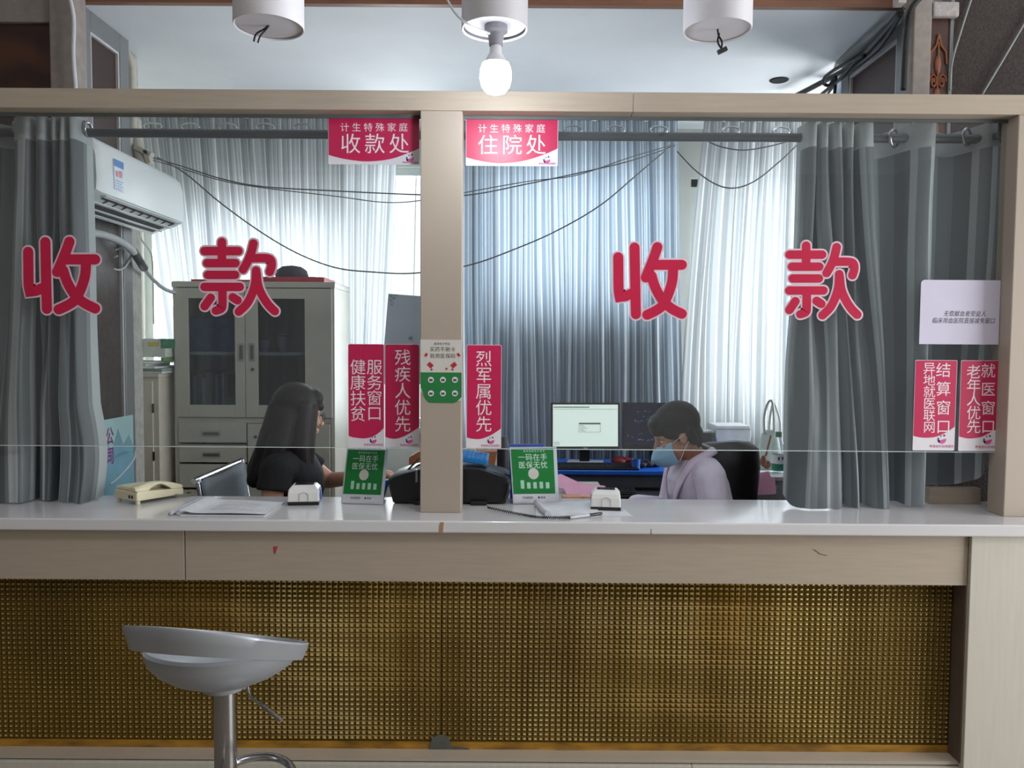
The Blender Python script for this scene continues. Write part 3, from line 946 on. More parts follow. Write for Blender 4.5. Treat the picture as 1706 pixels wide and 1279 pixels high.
# left bunched curtain
lc = thing('booth_curtain', 'grey satin curtain bunched behind the left end of the glass', 'curtain', (at(90, 840, Yc).x, Yc, ZT + 0.005))
tops = [(-120, 206, 0.000), (-95, 206, 0.045), (-70, 206, -0.030), (-40, 206, 0.030), (-12, 206, -0.018), (20, 206, 0.042), (32, 202, -0.030), (48, 198, -0.053), (63, 198, -0.045), (67, 200, 0.045), (72, 200, -0.045), (88, 200, -0.053),
        (93, 200, 0.045), (97, 200, -0.045), (106, 200, -0.048), (109, 200, 0.045), (112, 200, -0.045), (121, 200, -0.051), (124, 199, 0.045), (128, 198, -0.053), (138, 198, -0.045), (147, 203, 0.030)]
bots = [(-130, 846, 0.000), (-105, 846, 0.045), (-80, 846, -0.045), (-50, 846, 0.045), (-25, 847, -0.045), (8, 849, -0.060), (24, 849, -0.068), (40, 848, -0.075), (56, 844, -0.068), (60, 838, 0.045), (64, 838, 0.030), (72, 840, -0.015),
        (84, 842, -0.030), (92, 839, -0.033), (98, 833, 0.045), (103, 833, 0.045), (107, 838, -0.038), (122, 842, -0.053), (134, 842, -0.060), (146, 841, -0.068), (154, 838, -0.068), (165, 829, 0.030)]
def belly_l(p, u, v):
    k = max(0, (v - 0.75) / 0.25)
    p.x += (u ** 3) * 0.02 * math.sin(k * math.pi)
    return p
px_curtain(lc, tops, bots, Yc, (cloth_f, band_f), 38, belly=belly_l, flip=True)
eyelet(lc, 147, 215, Yc); eyelet(lc, 29, 213, Yc)

# right curtain: bunched part and the loosely drawn part up to the side post
rc = thing('booth_curtain', 'grey satin curtain drawn from the right pane to the side post', 'curtain', (at(1480, 840, Yc).x, Yc, ZT + 0.005))
tops = [(1333, 210, 0.030), (1338, 209, -0.045), (1352, 208, -0.053), (1356, 210, 0.038), (1360, 210, -0.045), (1371, 209, -0.051), (1375, 211, 0.038), (1380, 211, -0.045), (1392, 209, -0.053), (1397, 211, 0.038),
        (1402, 210, -0.045), (1413, 209, -0.051), (1418, 211, 0.038), (1424, 210, -0.053), (1444, 209, -0.053), (1450, 212, 0.030), (1470, 218, 0.053), (1495, 213, 0.030), (1518, 209, -0.030), (1540, 208, -0.053), (1553, 210, -0.030),
        (1560, 213, 0.030), (1590, 217, 0.048), (1618, 212, 0.022), (1640, 208, -0.030), (1662, 206, -0.015), (1676, 206, 0.000)]
bots = [(1310, 826, 0.045), (1312, 838, -0.030), (1330, 846, -0.075), (1352, 849, -0.083), (1372, 850, -0.075), (1392, 849, -0.060), (1396, 838, 0.045), (1402, 838, -0.015), (1412, 846, -0.053), (1421, 849, -0.053), (1420, 838, 0.045),
        (1428, 836, 0.000), (1445, 844, -0.045), (1462, 847, -0.060), (1470, 846, -0.053), (1474, 838, 0.030), (1482, 832, 0.045), (1492, 834, 0.015), (1505, 839, -0.030), (1528, 838, -0.038), (1536, 828, 0.000),
        (1546, 816, 0.045), (1562, 812, 0.045), (1590, 810, 0.030), (1618, 802, 0.015), (1634, 792, 0.000), (1650, 770, 0.030)]
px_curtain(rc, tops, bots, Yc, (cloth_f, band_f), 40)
eyelet(rc, 1490, 230, Yc - 0.004, 0.031, 36); eyelet(rc, 1611, 228, Yc - 0.004, 0.031, 36)

# rod carrying both booth curtains
rod = thing('curtain_rod', 'grey metal curtain rod running behind the booth glass', 'curtain rod', (0, Yc, 2.29))
mb = MB(); A = at(-150, 222, Yc + 0.002); Bp = at(1664, 229, Yc + 0.002)
Bp.z = A.z = (A.z + Bp.z) / 2
mb.tube([A, Bp], 0.0165, 16)
mb.build('rod_tube', rod_m, rod, smooth=60)
mb = MB(); mb.ell(Bp + Vector((0.02, 0, 0)), (0.035, 0.03, 0.034), n=16)
mb.build('finial', M('dark_finial', (66, 58, 66), 0.4, metal=0.4), rod, smooth=180)
for q in (A.x + 0.15, 0.0 - 0.12, Bp.x - 0.03):
    mb = MB()
    mb.box(q - 0.012, q + 0.012, YPb, Yc - 0.014, A.z - 0.01, A.z + 0.01)
    mb.box(q - 0.02, q + 0.02, YPb, YPb + 0.006, A.z - 0.01, hz0 + 0.05)
    mb.build('rod_bracket', rod_m, rod, bevel=0.002)
# pale blind cord strip hanging by the side post
a, c = at(1661, 262, Yc), at(1652, 560, Yc)

# ================================================================== BACK CURTAINS
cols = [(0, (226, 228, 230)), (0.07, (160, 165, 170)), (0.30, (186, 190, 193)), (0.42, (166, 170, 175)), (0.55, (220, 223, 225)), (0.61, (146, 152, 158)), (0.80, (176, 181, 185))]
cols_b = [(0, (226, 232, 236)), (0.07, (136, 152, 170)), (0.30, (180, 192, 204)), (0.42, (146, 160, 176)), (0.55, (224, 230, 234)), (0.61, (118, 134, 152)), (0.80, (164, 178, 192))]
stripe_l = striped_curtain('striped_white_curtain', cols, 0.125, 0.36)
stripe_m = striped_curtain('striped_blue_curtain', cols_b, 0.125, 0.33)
YB = 4.98
ZR = at(500, 220, YB).z
def back_curtain(label, tl, tr, bl, br, mat, folds, seed, amp=0.04, zt=Zc - 0.005, zb=0.25, n_eye=6, edge=None):
    """tl, tr: px at the head; bl, br: px at counter height; pleated cloth hung on eyelets"""
    t = thing('window_curtain', label, 'curtain', (at((tl + tr) / 2, 600, YB).x, YB, zb))
    rnd = random.Random(seed)
    xt0, xt1 = at(tl, 210, YB).x, at(tr, 210, YB).x
    xb0, xb1 = at(bl, 800, YB).x, at(br, 800, YB).x
    n = folds * 8
    ph = [rnd.uniform(0, 6.28) for _ in range(8)]
    W = (xt1 - xt0) * 1.55
    def f(u, v):
        uu = u + 0.012 * math.sin(u * 17 + ph[0]) * (0.4 + v) + 0.008 * math.sin(u * 41 + ph[1])
        uu = uu if 0 < u < 1 else u
        x = (xt0 + (xt1 - xt0) * uu) * (1 - v) + (xb0 + (xb1 - xb0) * uu) * v
        if edge: x += edge(u, v)
        a = amp * (0.8 + 0.35 * math.sin(u * 9 + ph[2])) * (0.75 + 0.4 * v)
        y = YB + a * math.sin(2 * math.pi * folds * u + 0.7 * math.sin(v * 2.5 + ph[3] + u * 6)) + 0.012 * math.sin(u * 60 + v * 4 + ph[4])
        x += 0.012 * math.sin(v * 6 + u * 25 + ph[5]) * v
        return Vector((x, y, zt + (zb - zt) * v))
    mb = MB(); mb.grid(f, n, 26, uvs=lambda u, v: (u * W, v))
    mb.build('cloth', mat, t, smooth=180)
    for k in range(n_eye):
        u = (k + 0.5) / n_eye
        x = xt0 + (xt1 - xt0) * u
        mb = MB()
        pts = [Vector((x + 0.055 * math.cos(2 * math.pi * q / 24), YB - amp - 0.022, ZR + 0.012 + 0.022 * math.sin(2 * math.pi * q / 24))) for q in range(24)]
        mb.tube(pts, 0.006, 8, closed=True)
        mb.build('eyelet', chrome, t, smooth=180)
    return t
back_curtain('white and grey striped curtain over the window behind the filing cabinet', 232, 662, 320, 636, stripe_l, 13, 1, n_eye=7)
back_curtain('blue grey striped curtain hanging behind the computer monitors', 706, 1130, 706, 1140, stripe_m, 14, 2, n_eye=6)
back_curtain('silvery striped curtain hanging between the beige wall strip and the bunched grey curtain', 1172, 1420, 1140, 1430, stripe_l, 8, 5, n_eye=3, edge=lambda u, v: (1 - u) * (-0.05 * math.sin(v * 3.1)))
rod2 = thing('window_curtain_rod', 'long thin rod under the office ceiling carrying the striped curtains', 'curtain rod', (0, YB, ZR))
mb = MB(); mb.tube([(-2.45, YB, ZR), (2.6, YB, ZR)], 0.012, 12); mb.build('rod_tube', rod_m, rod2, smooth=60)
for x in (-2.4, 0.7, 2.55):
    mb = MB(); mb.box(x - 0.01, x + 0.01, YB - 0.005, Yb0, ZR - 0.006, ZR + 0.012)
    mb.build('rod_bracket', rod_m, rod2)

# ================================================================== CABLES OVER THE WINDOWS
blackcab = M('dark_cable', (58, 62, 62), 0.5, noise=0.05)
def cable(label, pts, r=0.004, m=blackcab, name='cable', dy=None, group=None):
    """pts: (px, py, Y)"""
    P = cat_pts([at(x, y, Y) for x, y, Y in pts], 8)
    mb = MB(); mb.tube(P, r, 6)
    return tag(mb.build(name, m, smooth=180), label, 'cable', group)
cg = 'cables strung before the striped curtains'
tw = thing('twin_cable', 'two thin dark cables twisted together sagging highest across the striped curtains', 'cable', at(700, 322, 4.6), group=cg)
for PT, rr in (([(238, 258, 4.3), (300, 276, 4.45), (370, 298, 4.55), (440, 311, 4.6), (560, 318, 4.6), (690, 324, 4.6), (778, 325, 4.6), (880, 306, 4.6), (960, 289, 4.6), (1050, 268, 4.65), (1125, 243, 4.85)], 0.004), ([(238, 262, 4.3), (300, 280, 4.45), (370, 301, 4.55), (440, 313, 4.59), (560, 327, 4.6), (640, 337, 4.6), (700, 334, 4.6), (778, 320, 4.6), (880, 302, 4.6), (960, 292, 4.59), (1050, 262, 4.65), (1125, 240, 4.85)], 0.003)):
    mb = MB(); mb.tube(cat_pts([at(x, y, Y) for x, y, Y in PT], 8), rr, 6)
    mb.build('strand', blackcab, tw, smooth=180)
cable('lowest dark cable sagging deeply from the air conditioner to the curtain rod', [(262, 262, 4.2), (310, 290, 4.4), (370, 340, 4.5), (440, 390, 4.55), (500, 424, 4.6), (560, 446, 4.6), (620, 453, 4.6), (690, 455, 4.6), (780, 442, 4.6), (860, 414, 4.6), (930, 383, 4.6), (1000, 342, 4.6), (1060, 292, 4.65), (1115, 245, 4.85)], group=cg)
cable('dark cable looping down over the silvery curtain at right', [(1128, 252, 4.8), (1160, 285, 4.75), (1195, 308, 4.7), (1226, 313, 4.7), (1260, 300, 4.7), (1300, 268, 4.7), (1345, 228, 4.7), (1400, 200, 4.7)], group=cg)
cable('short dark cable sagging just below the front curtain rod at right', [(1172, 232, 4.8), (1200, 244, 4.75), (1235, 250, 4.72), (1270, 246, 4.72), (1310, 236, 4.72), (1370, 214, 4.72)], group=cg)

# ================================================================== AIR CONDITIONER
acw = M('white_appliance', (226, 232, 234), 0.3, noise=0.02)
XW = -1.82
ac = thing('air_conditioner', 'white wall air conditioner with a blue label above the left curtain opening', 'air conditioner', (XW, 3.45, 2.05))
Y0, Y1 = 3.06, 3.86
za = at(230, 262, 3.42).z
def ac_prof(g=0.0):
    return [(0.0, 0.275), (0.14, 0.275), (0.175, 0.268), (0.20, 0.245), (0.212, 0.20), (0.216, 0.10), (0.212, 0.055), (0.17, 0.030), (0.07, 0.0), (0.0, 0.012)]
zb_ = at(150, 333, 3.06).z - 0.02
def ring(y, s=1.0, c=(0.1, 0.14)):
    return [(XW + c[0] + (x - c[0]) * s, y, zb_ + c[1] + (z - c[1]) * s) for x, z in ac_prof()]
mb = MB()
rs = [ring(Y0, 0.90), ring(Y0 + 0.012, 0.965), ring(Y0 + 0.035, 1.0), ring(Y1 - 0.035, 1.0), ring(Y1 - 0.012, 0.965), ring(Y1, 0.90)]
mb.rings(rs)
mb.build('housing', acw, ac, smooth=35)
def acp(x, z, o=0.0): return (XW + x + o, zb_ + z)
# air outlet on the slanted underside
d = Vector((0.07 - 0.212, 0.0 - 0.055)); nrm = Vector((0.36, -0.93))
def slanted(t, y, o): 
    x = 0.212 + (0.07 - 0.212) * t; z = 0.055 + (0.0 - 0.055) * t
    return (XW + x + nrm.x * o, y, zb_ + z + nrm.y * o)
mb = MB(); mb.prism([slanted(0.10, Y0 + 0.07, 0.006), slanted(0.92, Y0 + 0.07, 0.006), slanted(0.92, Y1 - 0.07, 0.006), slanted(0.10, Y1 - 0.07, 0.006)],
                    [slanted(0.10, Y0 + 0.07, -0.02), slanted(0.92, Y0 + 0.07, -0.02), slanted(0.92, Y1 - 0.07, -0.02), slanted(0.10, Y1 - 0.07, -0.02)])
mb.build('outlet', M('outlet_dark', (62, 66, 70), 0.6, noise=0.25, scale=40), ac)
for t0, t1, o in ((0.0, 0.10, 0.012), (0.36, 0.42, 0.014), (0.66, 0.72, 0.014), (0.92, 1.02, 0.010)):
    mb = MB(); mb.prism([slanted(t0, Y0 + 0.05, o), slanted(t1, Y0 + 0.05, o), slanted(t1, Y1 - 0.05, o), slanted(t0, Y1 - 0.05, o)],
                        [slanted(t0, Y0 + 0.05, o - 0.004), slanted(t1, Y0 + 0.05, o - 0.004), slanted(t1, Y1 - 0.05, o - 0.004), slanted(t0, Y1 - 0.05, o - 0.004)])
    mb.build('louver', acw, ac)
for q in range(9):
    y = Y0 + 0.11 + q * 0.075
    mb = MB(); mb.prism([slanted(0.14, y, 0.012), slanted(0.34, y, 0.012), slanted(0.34, y + 0.006, 0.012), slanted(0.14, y + 0.006, 0.012)],
                        [slanted(0.14, y, 0.004), slanted(0.34, y, 0.004), slanted(0.34, y + 0.006, 0.004), slanted(0.14, y + 0.006, 0.004)])
    mb.build('vane', M('vane_grey', (96, 100, 102), 0.6), ac)
# energy label
def front(y, z, o): return (XW + 0.2135 + (0.10 - (z - zb_ - 0.1)) * 0 + o, y, z)
ya, yb2 = 3.17, 3.245
z1_, z0_ = zb_ + 0.205, zb_ + 0.085
mb = MB(); mb.prism([(XW + 0.2125, ya, z1_), (XW + 0.2125, yb2, z1_), (XW + 0.216, yb2, z0_), (XW + 0.216, ya, z0_)],
                    [(XW + 0.2175, ya, z1_), (XW + 0.2175, yb2, z1_), (XW + 0.2185, yb2, z0_), (XW + 0.2185, ya, z0_)])
lb = mb.build('energy_label', M('label_pale', (212, 224, 236), 0.4), ac); lab(lb, 'pale energy label with a blue head')
mb = MB(); zt_ = z1_ - 0.028
mb.box(XW + 0.2174, XW + 0.2188, ya, yb2, zt_, z1_)
for k in range(4): mb.box(XW + 0.2176, XW + 0.2192, ya + 0.008, yb2 - 0.008 - 0.012 * (k % 2), z1_ - 0.085 - 0.01 * k, z1_ - 0.083 - 0.01 * k)
mb.build('label_print', M('label_blue', (62, 120, 190), 0.4), lb)
mb = MB(); mb.box(XW + 0.2178, XW + 0.2192, ya + 0.012, ya + 0.03, z1_ - 0.068, z1_ - 0.045); mb.box(XW + 0.2178, XW + 0.2192, ya + 0.04, ya + 0.062, z1_ - 0.066, z1_ - 0.04)
mb.build('label_mark', M('label_red', (214, 130, 140), 0.4), lb)

pipe_w = M('wrapped_pipe', (196, 200, 202), 0.7, noise=0.08, scale=40, bump=0.3, bscale=90)
P = cat_pts([at(140, 386, 3.40), at(175, 392, 3.50), at(205, 405, 3.60), at(228, 425, 3.70)], 8)
mb = MB(); mb.tube(P, 0.017, 10)
hose = thing('drain_hose', 'pale wrapped drain hose running under the white air conditioner', 'hose', P[-1])
mb.build('hose_tube', pipe_w, hose, smooth=180)
mb = MB(); mb.tube(cat_pts([at(222, 418, 3.68), at(232, 434, 3.72), at(240, 446, 3.85)], 5), 0.02, 10)
mb.build('joint_wrap', M('dark_tape', (70, 72, 74), 0.6), hose, smooth=180)
mb = MB(); mb.tube(cat_pts([at(238, 444, 3.84), at(252, 462, 4.0), at(272, 480, 4.15), at(292, 488, 4.28)], 7), 0.010, 8)
mb.build('thin_pipe', M('grey_pipe', (176, 182, 186), 0.5), hose, smooth=180)
cable('loose white cable looping beside the drain hose', [(146, 408, 3.5), (165, 432, 3.55), (190, 448, 3.62), (205, 447, 3.66), (216, 432, 3.7), (219, 415, 3.7), (205, 412, 3.66), (185, 420, 3.62), (188, 428, 3.62), (196, 426, 3.62)], 0.0045, M('pale_cable', (206, 212, 212), 0.5))
cable('thin tangled wire dropping from the air conditioner over the bright window', [(226, 398, 4.0), (222, 410, 4.0), (230, 390, 4.05), (236, 400, 4.1), (245, 412, 4.2), (253, 428, 4.3), (255, 470, 4.4), (256, 540, 4.5)], 0.004, M('pale_grey_cable', (150, 158, 152), 0.5))
# conduit near the ceiling corner and the beige elbow above the air conditioner
P = cat_pts([at(206, 82, 3.80), at(214, 95, 3.82), at(219, 115, 3.84), at(220, 150, 3.86), at(221, 215, 3.88)], 6)
mb = MB(); mb.tube(P, 0.02, 10)
tag(mb.build('conduit_pipe', M('beige_pipe', (186, 180, 168), 0.55), smooth=180), 'pale vertical conduit in the ceiling corner above the air conditioner', 'pipe')
elb = thing('pipe_elbow', 'beige pipe bend with a clip above the right end of the air conditioner', 'pipe', at(232, 270, 3.9))
mb = MB(); mb.tube(cat_pts([at(226, 200, 3.95), at(228, 232, 3.94), at(233, 256, 3.92), at(240, 276, 3.9)], 6), 0.026, 12)
mb.build('bend', M('beige_pipe', (186, 180, 168), 0.55), elb, smooth=180)
mb = MB(); p = at(240, 252, 3.9); mb.obox(p, (0.045, 0.02, 0.012), Matrix.Rotation(R(25), 3, 'Y')); mb.obox(p + Vector((0.02, 0, -0.03)), (0.012, 0.02, 0.035), Matrix.Rotation(R(-15), 3, 'Y'))
mb.build('clip', M('beige_pipe', (186, 180, 168), 0.55), elb, bevel=0.003)

# poster on the left partition
XP = -1.815
yA, yB = 3.40, 3.725
zA, zB = at(190, 838, 3.55).z, at(205, 692, 3.68).z
po = thing('wall_poster', 'pale blue poster with purple characters behind the left curtain', 'poster', (XP, 3.55, zA))
mb = MB(); mb.box(XP - 0.002, XP, yA, yB, 0.78, zB)
mb.build('sheet', M('poster_blue', (170, 206, 208), 0.5, noise=0.06, scale=6), po)
mb = MB()
mb.prism_x([(yA, 0.80), (yA, 0.98), (3.48, 1.06), (3.52, 1.0), (3.58, 1.10), (3.63, 1.02), (3.68, 1.06), (yB, 1.0), (yB, 0.80)], XP, XP + 0.0008)
mb.build('mountain_print', M('poster_blue_deep', (120, 168, 186), 0.5, noise=0.1, scale=9), po)
mb = MB()
for ch, y, z in (('公', 3.505, 1.075), ('司', 3.505, 0.985)):
    put_char(mb, ch, y, z, 0.07, 0.085, lambda u, v: (XP + 0.0015, u, v), off=0.02)
mb.build('lettering', M('poster_purple', (140, 60, 130), 0.5), po, fix=False)

# ================================================================== FILING CABINET
steel = M('grey_green_steel', (188, 186, 176), 0.45, noise=0.06, scale=8)
steel_d = M('steel_dark', (96, 96, 90), 0.5)
YK = 4.33
kx0, kx1 = at(291, 700, YK).x, at(558, 700, YK).x
kz1 = at(420, 469, YK).z
ky1 = YK + 0.40
cab = thing('filing_cabinet', 'grey steel filing cabinet with two glazed doors over drawers', 'cabinet', ((kx0 + kx1) / 2, YK + 0.2, 0))
th_ = 0.022
zm = at(400, 700, YK).z           # rail between doors and drawers
mb = MB()
mb.box(kx0, kx0 + th_, YK, ky1, 0.0, kz1); mb.box(kx1 - th_, kx1, YK, ky1, 0.0, kz1)
mb.box(kx0, kx1, YK, ky1, kz1 - th_, kz1); mb.box(kx0 + th_, kx1 - th_, ky1 - 0.01, ky1, 0, kz1 - th_)
mb.box(kx0 + th_, kx1 - th_, YK + 0.002, ky1 - 0.01, zm - 0.015, zm + 0.015); mb.box(kx0 + th_, kx1 - th_, YK, ky1 - 0.01, 0.0, 0.07)
mb.box(kx0 - 0.004, kx1 + 0.004, YK - 0.006, ky1, kz1 - 0.032, kz1 - 0.004)
mb.build('body', steel, cab, bevel=0.002)
zs = at(400, 588, YK).z
mb = MB(); mb.box(kx0 + th_, kx1 - th_, YK + 0.03, ky1 - 0.012, zs - 0.012, zs + 0.006)
mb.build('inner_shelf', steel, cab)
kmid = at(410, 600, YK).x
pane_c = glass_mat('cabinet_pane', (0.74, 0.80, 0.86))
dz0, dz1 = zm + 0.018, kz1 - 0.038
def cab_door(a, b, pa, pb, pz0, pz1, hx, right):
    mb = MB()
    y0, y1 = YK - 0.014, YK + 0.004
    mb.box(a, pa, y0, y1, dz0, dz1); mb.box(pb, b, y0, y1, dz0, dz1)
    mb.box(pa, pb, y0, y1, pz1, dz1); mb.box(pa, pb, y0, y1, dz0, pz0)
    d = mb.build('door', steel, cab, bevel=0.002)
    mb = MB(); mb.box(pa, pb, YK - 0.006, YK - 0.002, pz0, pz1)
    mb.build('door_pane', pane_c, d)
    p = at(hx, 587, y0); mb = MB()
    zh0, zh1 = at(hx, 602, y0).z, at(hx, 571, y0).z
    mb.prism_y(rrect(p.x - 0.017, p.x + 0.017, zh0, zh1, 0.008), y0 - 0.004, y0)
    h = mb.build('handle', M('handle_pale', (176, 178, 172), 0.35, metal=0.4), d, bevel=0.001)
    mb = MB(); mb.prism_y(rrect(p.x - 0.009, p.x + 0.009, zh0 + 0.012, zh1 - 0.012, 0.006), y0 - 0.0048, y0 - 0.0042)
    mb.build('handle_recess', steel_d, h)
    if right:
        p = at(421, 615, y0); mb = MB(); mb.lathe([(0.008, 0), (0.008, 0.006), (0.004, 0.007)], (p.x, y0 - 0.0002, p.z), 16, rot=Matrix.Rotation(R(90), 3, 'X'))
        mb.build('lock', M('lock_metal', (120, 116, 108), 0.3, metal=0.8), d, smooth=40)
pz0, pz1 = at(350, 674, YK).z, at(350, 497, YK).z
cab_door(kx0 + 0.012, kmid - 0.0015, at(316, 600, YK).x, at(393, 600, YK).x, pz0, pz1, 402, False)
cab_door(kmid + 0.0015, kx1 - 0.012, at(431, 600, YK).x, at(509, 600, YK).x, pz0, pz1, 420, True)
# drawers below left, small door below right
dm = at(413, 780, YK).x
for t_, b_ in ((703, 737), (740, 770), (772, 812), (815, 850)):
    za_, zb2 = at(340, b_, YK).z, at(340, t_, YK).z
    mb = MB(); mb.box(kx0 + th_ + 0.004, dm - 0.004, YK - 0.012, YK + 0.02, za_ + 0.002, zb2 - 0.002)
    d = mb.build('drawer', steel, cab, bevel=0.002)
    xm = at(353, 720, YK).x; zc = (za_ + zb2) / 2 - 0.004
    mb = MB(); mb.prism_y(rrect(xm - 0.055, xm + 0.055, zc - 0.016, zc + 0.016, 0.006), YK - 0.017, YK - 0.0123)
    h = mb.build('handle', M('handle_pale', (176, 178, 172), 0.35, metal=0.4), d, bevel=0.001)
    mb = MB(); mb.prism_y(rrect(xm - 0.045, xm + 0.045, zc - 0.010, zc + 0.006, 0.004), YK - 0.0178, YK - 0.0172)
    mb.build('handle_recess', steel_d, h)
zl = at(340, 850, YK).z
mb = MB(); mb.box(kx0 + th_ + 0.004, dm - 0.004, YK - 0.010, YK + 0.02, 0.075, zl - 0.002)
mb.build('lower_panel', steel, cab)
mb = MB(); mb.box(dm + 0.004, kx1 - th_ - 0.004, YK - 0.012, YK + 0.02, 0.075, zm - 0.018)
d = mb.build('door', steel, cab, bevel=0.002)
p = at(427, 727, YK); mb = MB(); mb.lathe([(0.008, 0), (0.008, 0.006), (0.004, 0.007)], (p.x, YK - 0.0122, p.z), 16, rot=Matrix.Rotation(R(90), 3, 'X'))
mb.build('lock', M('lock_metal', (120, 116, 108), 0.3, metal=0.8), d, smooth=40)
# what stands inside
zfl = zm + 0.0155
bcols = [(96, 100, 100), (150, 152, 150), (110, 120, 104), (90, 96, 104), (168, 166, 160), (132, 128, 118), (120, 128, 132), (92, 88, 84), (144, 140, 128), (84, 96, 110), (160, 160, 156), (112, 110, 104)]
x = at(322, 640, YK + 0.12).x
blabels = 'folder standing inside the cabinet behind the left glazed door'
for i in range(12):
    wd = (0.017, 0.022, 0.014, 0.019)[i % 4]; hh = (0.245, 0.225, 0.255, 0.235, 0.215)[i % 5]
    mb = MB(); mb.box(x, x + wd - 0.001, YK + 0.07, YK + 0.28, zfl, zfl + hh)
    mb.box(x + 0.002, x + wd - 0.003, YK + 0.068, YK + 0.07, zfl + hh * 0.55, zfl + hh * 0.8)
    o = mb.build('folder', M('folder_%d' % i, bcols[i], 0.6))
    tag(o, 'upright ' + blabels, 'folder', 'row of folders in the cabinet')
    x += wd
mb = MB(); x_ = at(333, 560, YK + 0.15).x
mb.box(x_ - 0.04, x_ + 0.20, YK + 0.12, YK + 0.32, zs + 0.0065, zs + 0.20)
t = mb.build('storage_box', M('blue_box', (66, 104, 150), 0.5, noise=0.3, scale=30), bevel=0.006); tag(t, 'blue box on the upper shelf behind the left glazed door', 'box')
def cup(px, label, r, h, m):
    p = at(px, 580, YK + 0.14)
    t = thing('cup', label, 'cup', (p.x, p.y, zs + 0.0065))
    mb = MB(); mb.lathe([(r * 0.7, 0), (r * 0.95, h * 0.5), (r, h), (r * 0.9, h), (r * 0.6, 0.006)], (p.x, p.y, zs + 0.0065), 20)
    mb.build('cup_body', m, t, smooth=40)
    mb = MB(); mb.lathe([(r * 1.05, h), (r * 1.05, h + 0.012), (r * 0.3, h + 0.018)], (p.x, p.y, zs + 0.007), 20)
    mb.build('lid', M('cup_lid', (140, 140, 136), 0.4), t, smooth=40)
cup(472, 'grey lidded cup on the cabinet shelf behind the right glazed door', 0.036, 0.085, M('cup_grey', (170, 170, 166), 0.35))
cup(440, 'small bluish cup on the cabinet shelf next to the grey lidded cup', 0.03, 0.055, M('cup_blue', (110, 136, 150), 0.35))
mb = MB(); a, b_ = at(436, 660, YK + 0.1).x, at(470, 660, YK + 0.1).x
mb.box(a, b_, YK + 0.08, YK + 0.28, zfl, zfl + 0.02); mb.box(a + 0.01, b_ + 0.02, YK + 0.08, YK + 0.27, zfl + 0.0205, zfl + 0.035)
tag(mb.build('paper_stack', M('paper_grey', (170, 168, 160), 0.7)), 'low stack of papers inside the cabinet behind the right glazed door', 'papers')
# on top of the cabinet
redm = M('red_folder', (176, 44, 62), 0.45)
for i, (a, b_, y0, h, lbl) in enumerate(((318, 420, 0.06, 0.016, 'flat dark red folder lying on the left of the cabinet top'), (425, 540, 0.03, 0.03, 'red folder lying on the cabinet top below the dark cap'))):
    mb = MB(); mb.box(at(a, 465, YK + y0).x, at(b_, 465, YK + y0).x, YK + y0, YK + 0.3, kz1 + 0.0005, kz1 + h)
    mb.box(at(a, 465, YK + y0).x + 0.004, at(b_, 465, YK + y0).x - 0.004, YK + y0 - 0.001, YK + y0 + 0.01, kz1 + h * 0.35, kz1 + h * 0.7)
    tag(mb.build('red_folder', redm, bevel=0.003), lbl, 'folder')
p = at(492, 452, YK + 0.15)
cp = thing('cap', 'dark cap resting on the red folder on top of the cabinet', 'cap', (p.x, YK + 0.15, kz1 + 0.03))
mb = MB(); zc = kz1 + 0.0305
mb.lathe([(0.088, 0), (0.092, 0.018), (0.084, 0.045), (0.055, 0.066), (0.015, 0.073)], (p.x - 0.02, YK + 0.15, zc), 24)
mb.build('crown', M('cap_cloth', (54, 52, 66), 0.8), cp, smooth=60)
mb = MB(); mb.prism_z([(p.x + 0.05, YK + 0.08), (p.x + 0.12, YK + 0.09), (p.x + 0.15, YK + 0.13), (p.x + 0.12, YK + 0.19), (p.x + 0.05, YK + 0.21)], zc, zc + 0.006)
mb.build('brim', M('cap_cloth', (54, 52, 66), 0.8), cp, bevel=0.002)

# small white cabinet left with boxes and papers
YW_ = 4.22
wx0, wx1 = -2.44, at(266, 750, YW_).x
wz = at(240, 622, YW_).z
wc = thing('small_cabinet', 'small off white cabinet beside the tall grey filing cabinet', 'cabinet', ((wx0 + wx1) / 2, YW_ + 0.15, 0))
wm = M('offwhite_wood', (206, 200, 186), 0.5, noise=0.05)
mb = MB(); mb.box(wx0, wx1, YW_, YW_ + 0.42, 0, wz - 0.02); mb.box(wx0 - 0.005, wx1 + 0.006, YW_ - 0.012, YW_ + 0.42, wz - 0.02, wz)
mb.build('carcass', wm, wc, bevel=0.002)
mb = MB(); dx1 = at(257, 750, YW_).x; mb.box(wx0 + 0.02, dx1, YW_ - 0.012, YW_ - 0.0005, 0.08, wz - 0.04)
d = mb.build('door', wm, wc, bevel=0.002)
mb = MB()
for py in (680, 760): 
    q = at(255, py, YW_ - 0.016); mb.box(dx1 - 0.002, dx1 + 0.006, YW_ - 0.016, YW_ - 0.006, q.z - 0.025, q.z + 0.025)
mb.build('hinge', M('hinge_dark', (70, 66, 60), 0.4, metal=0.6), d)
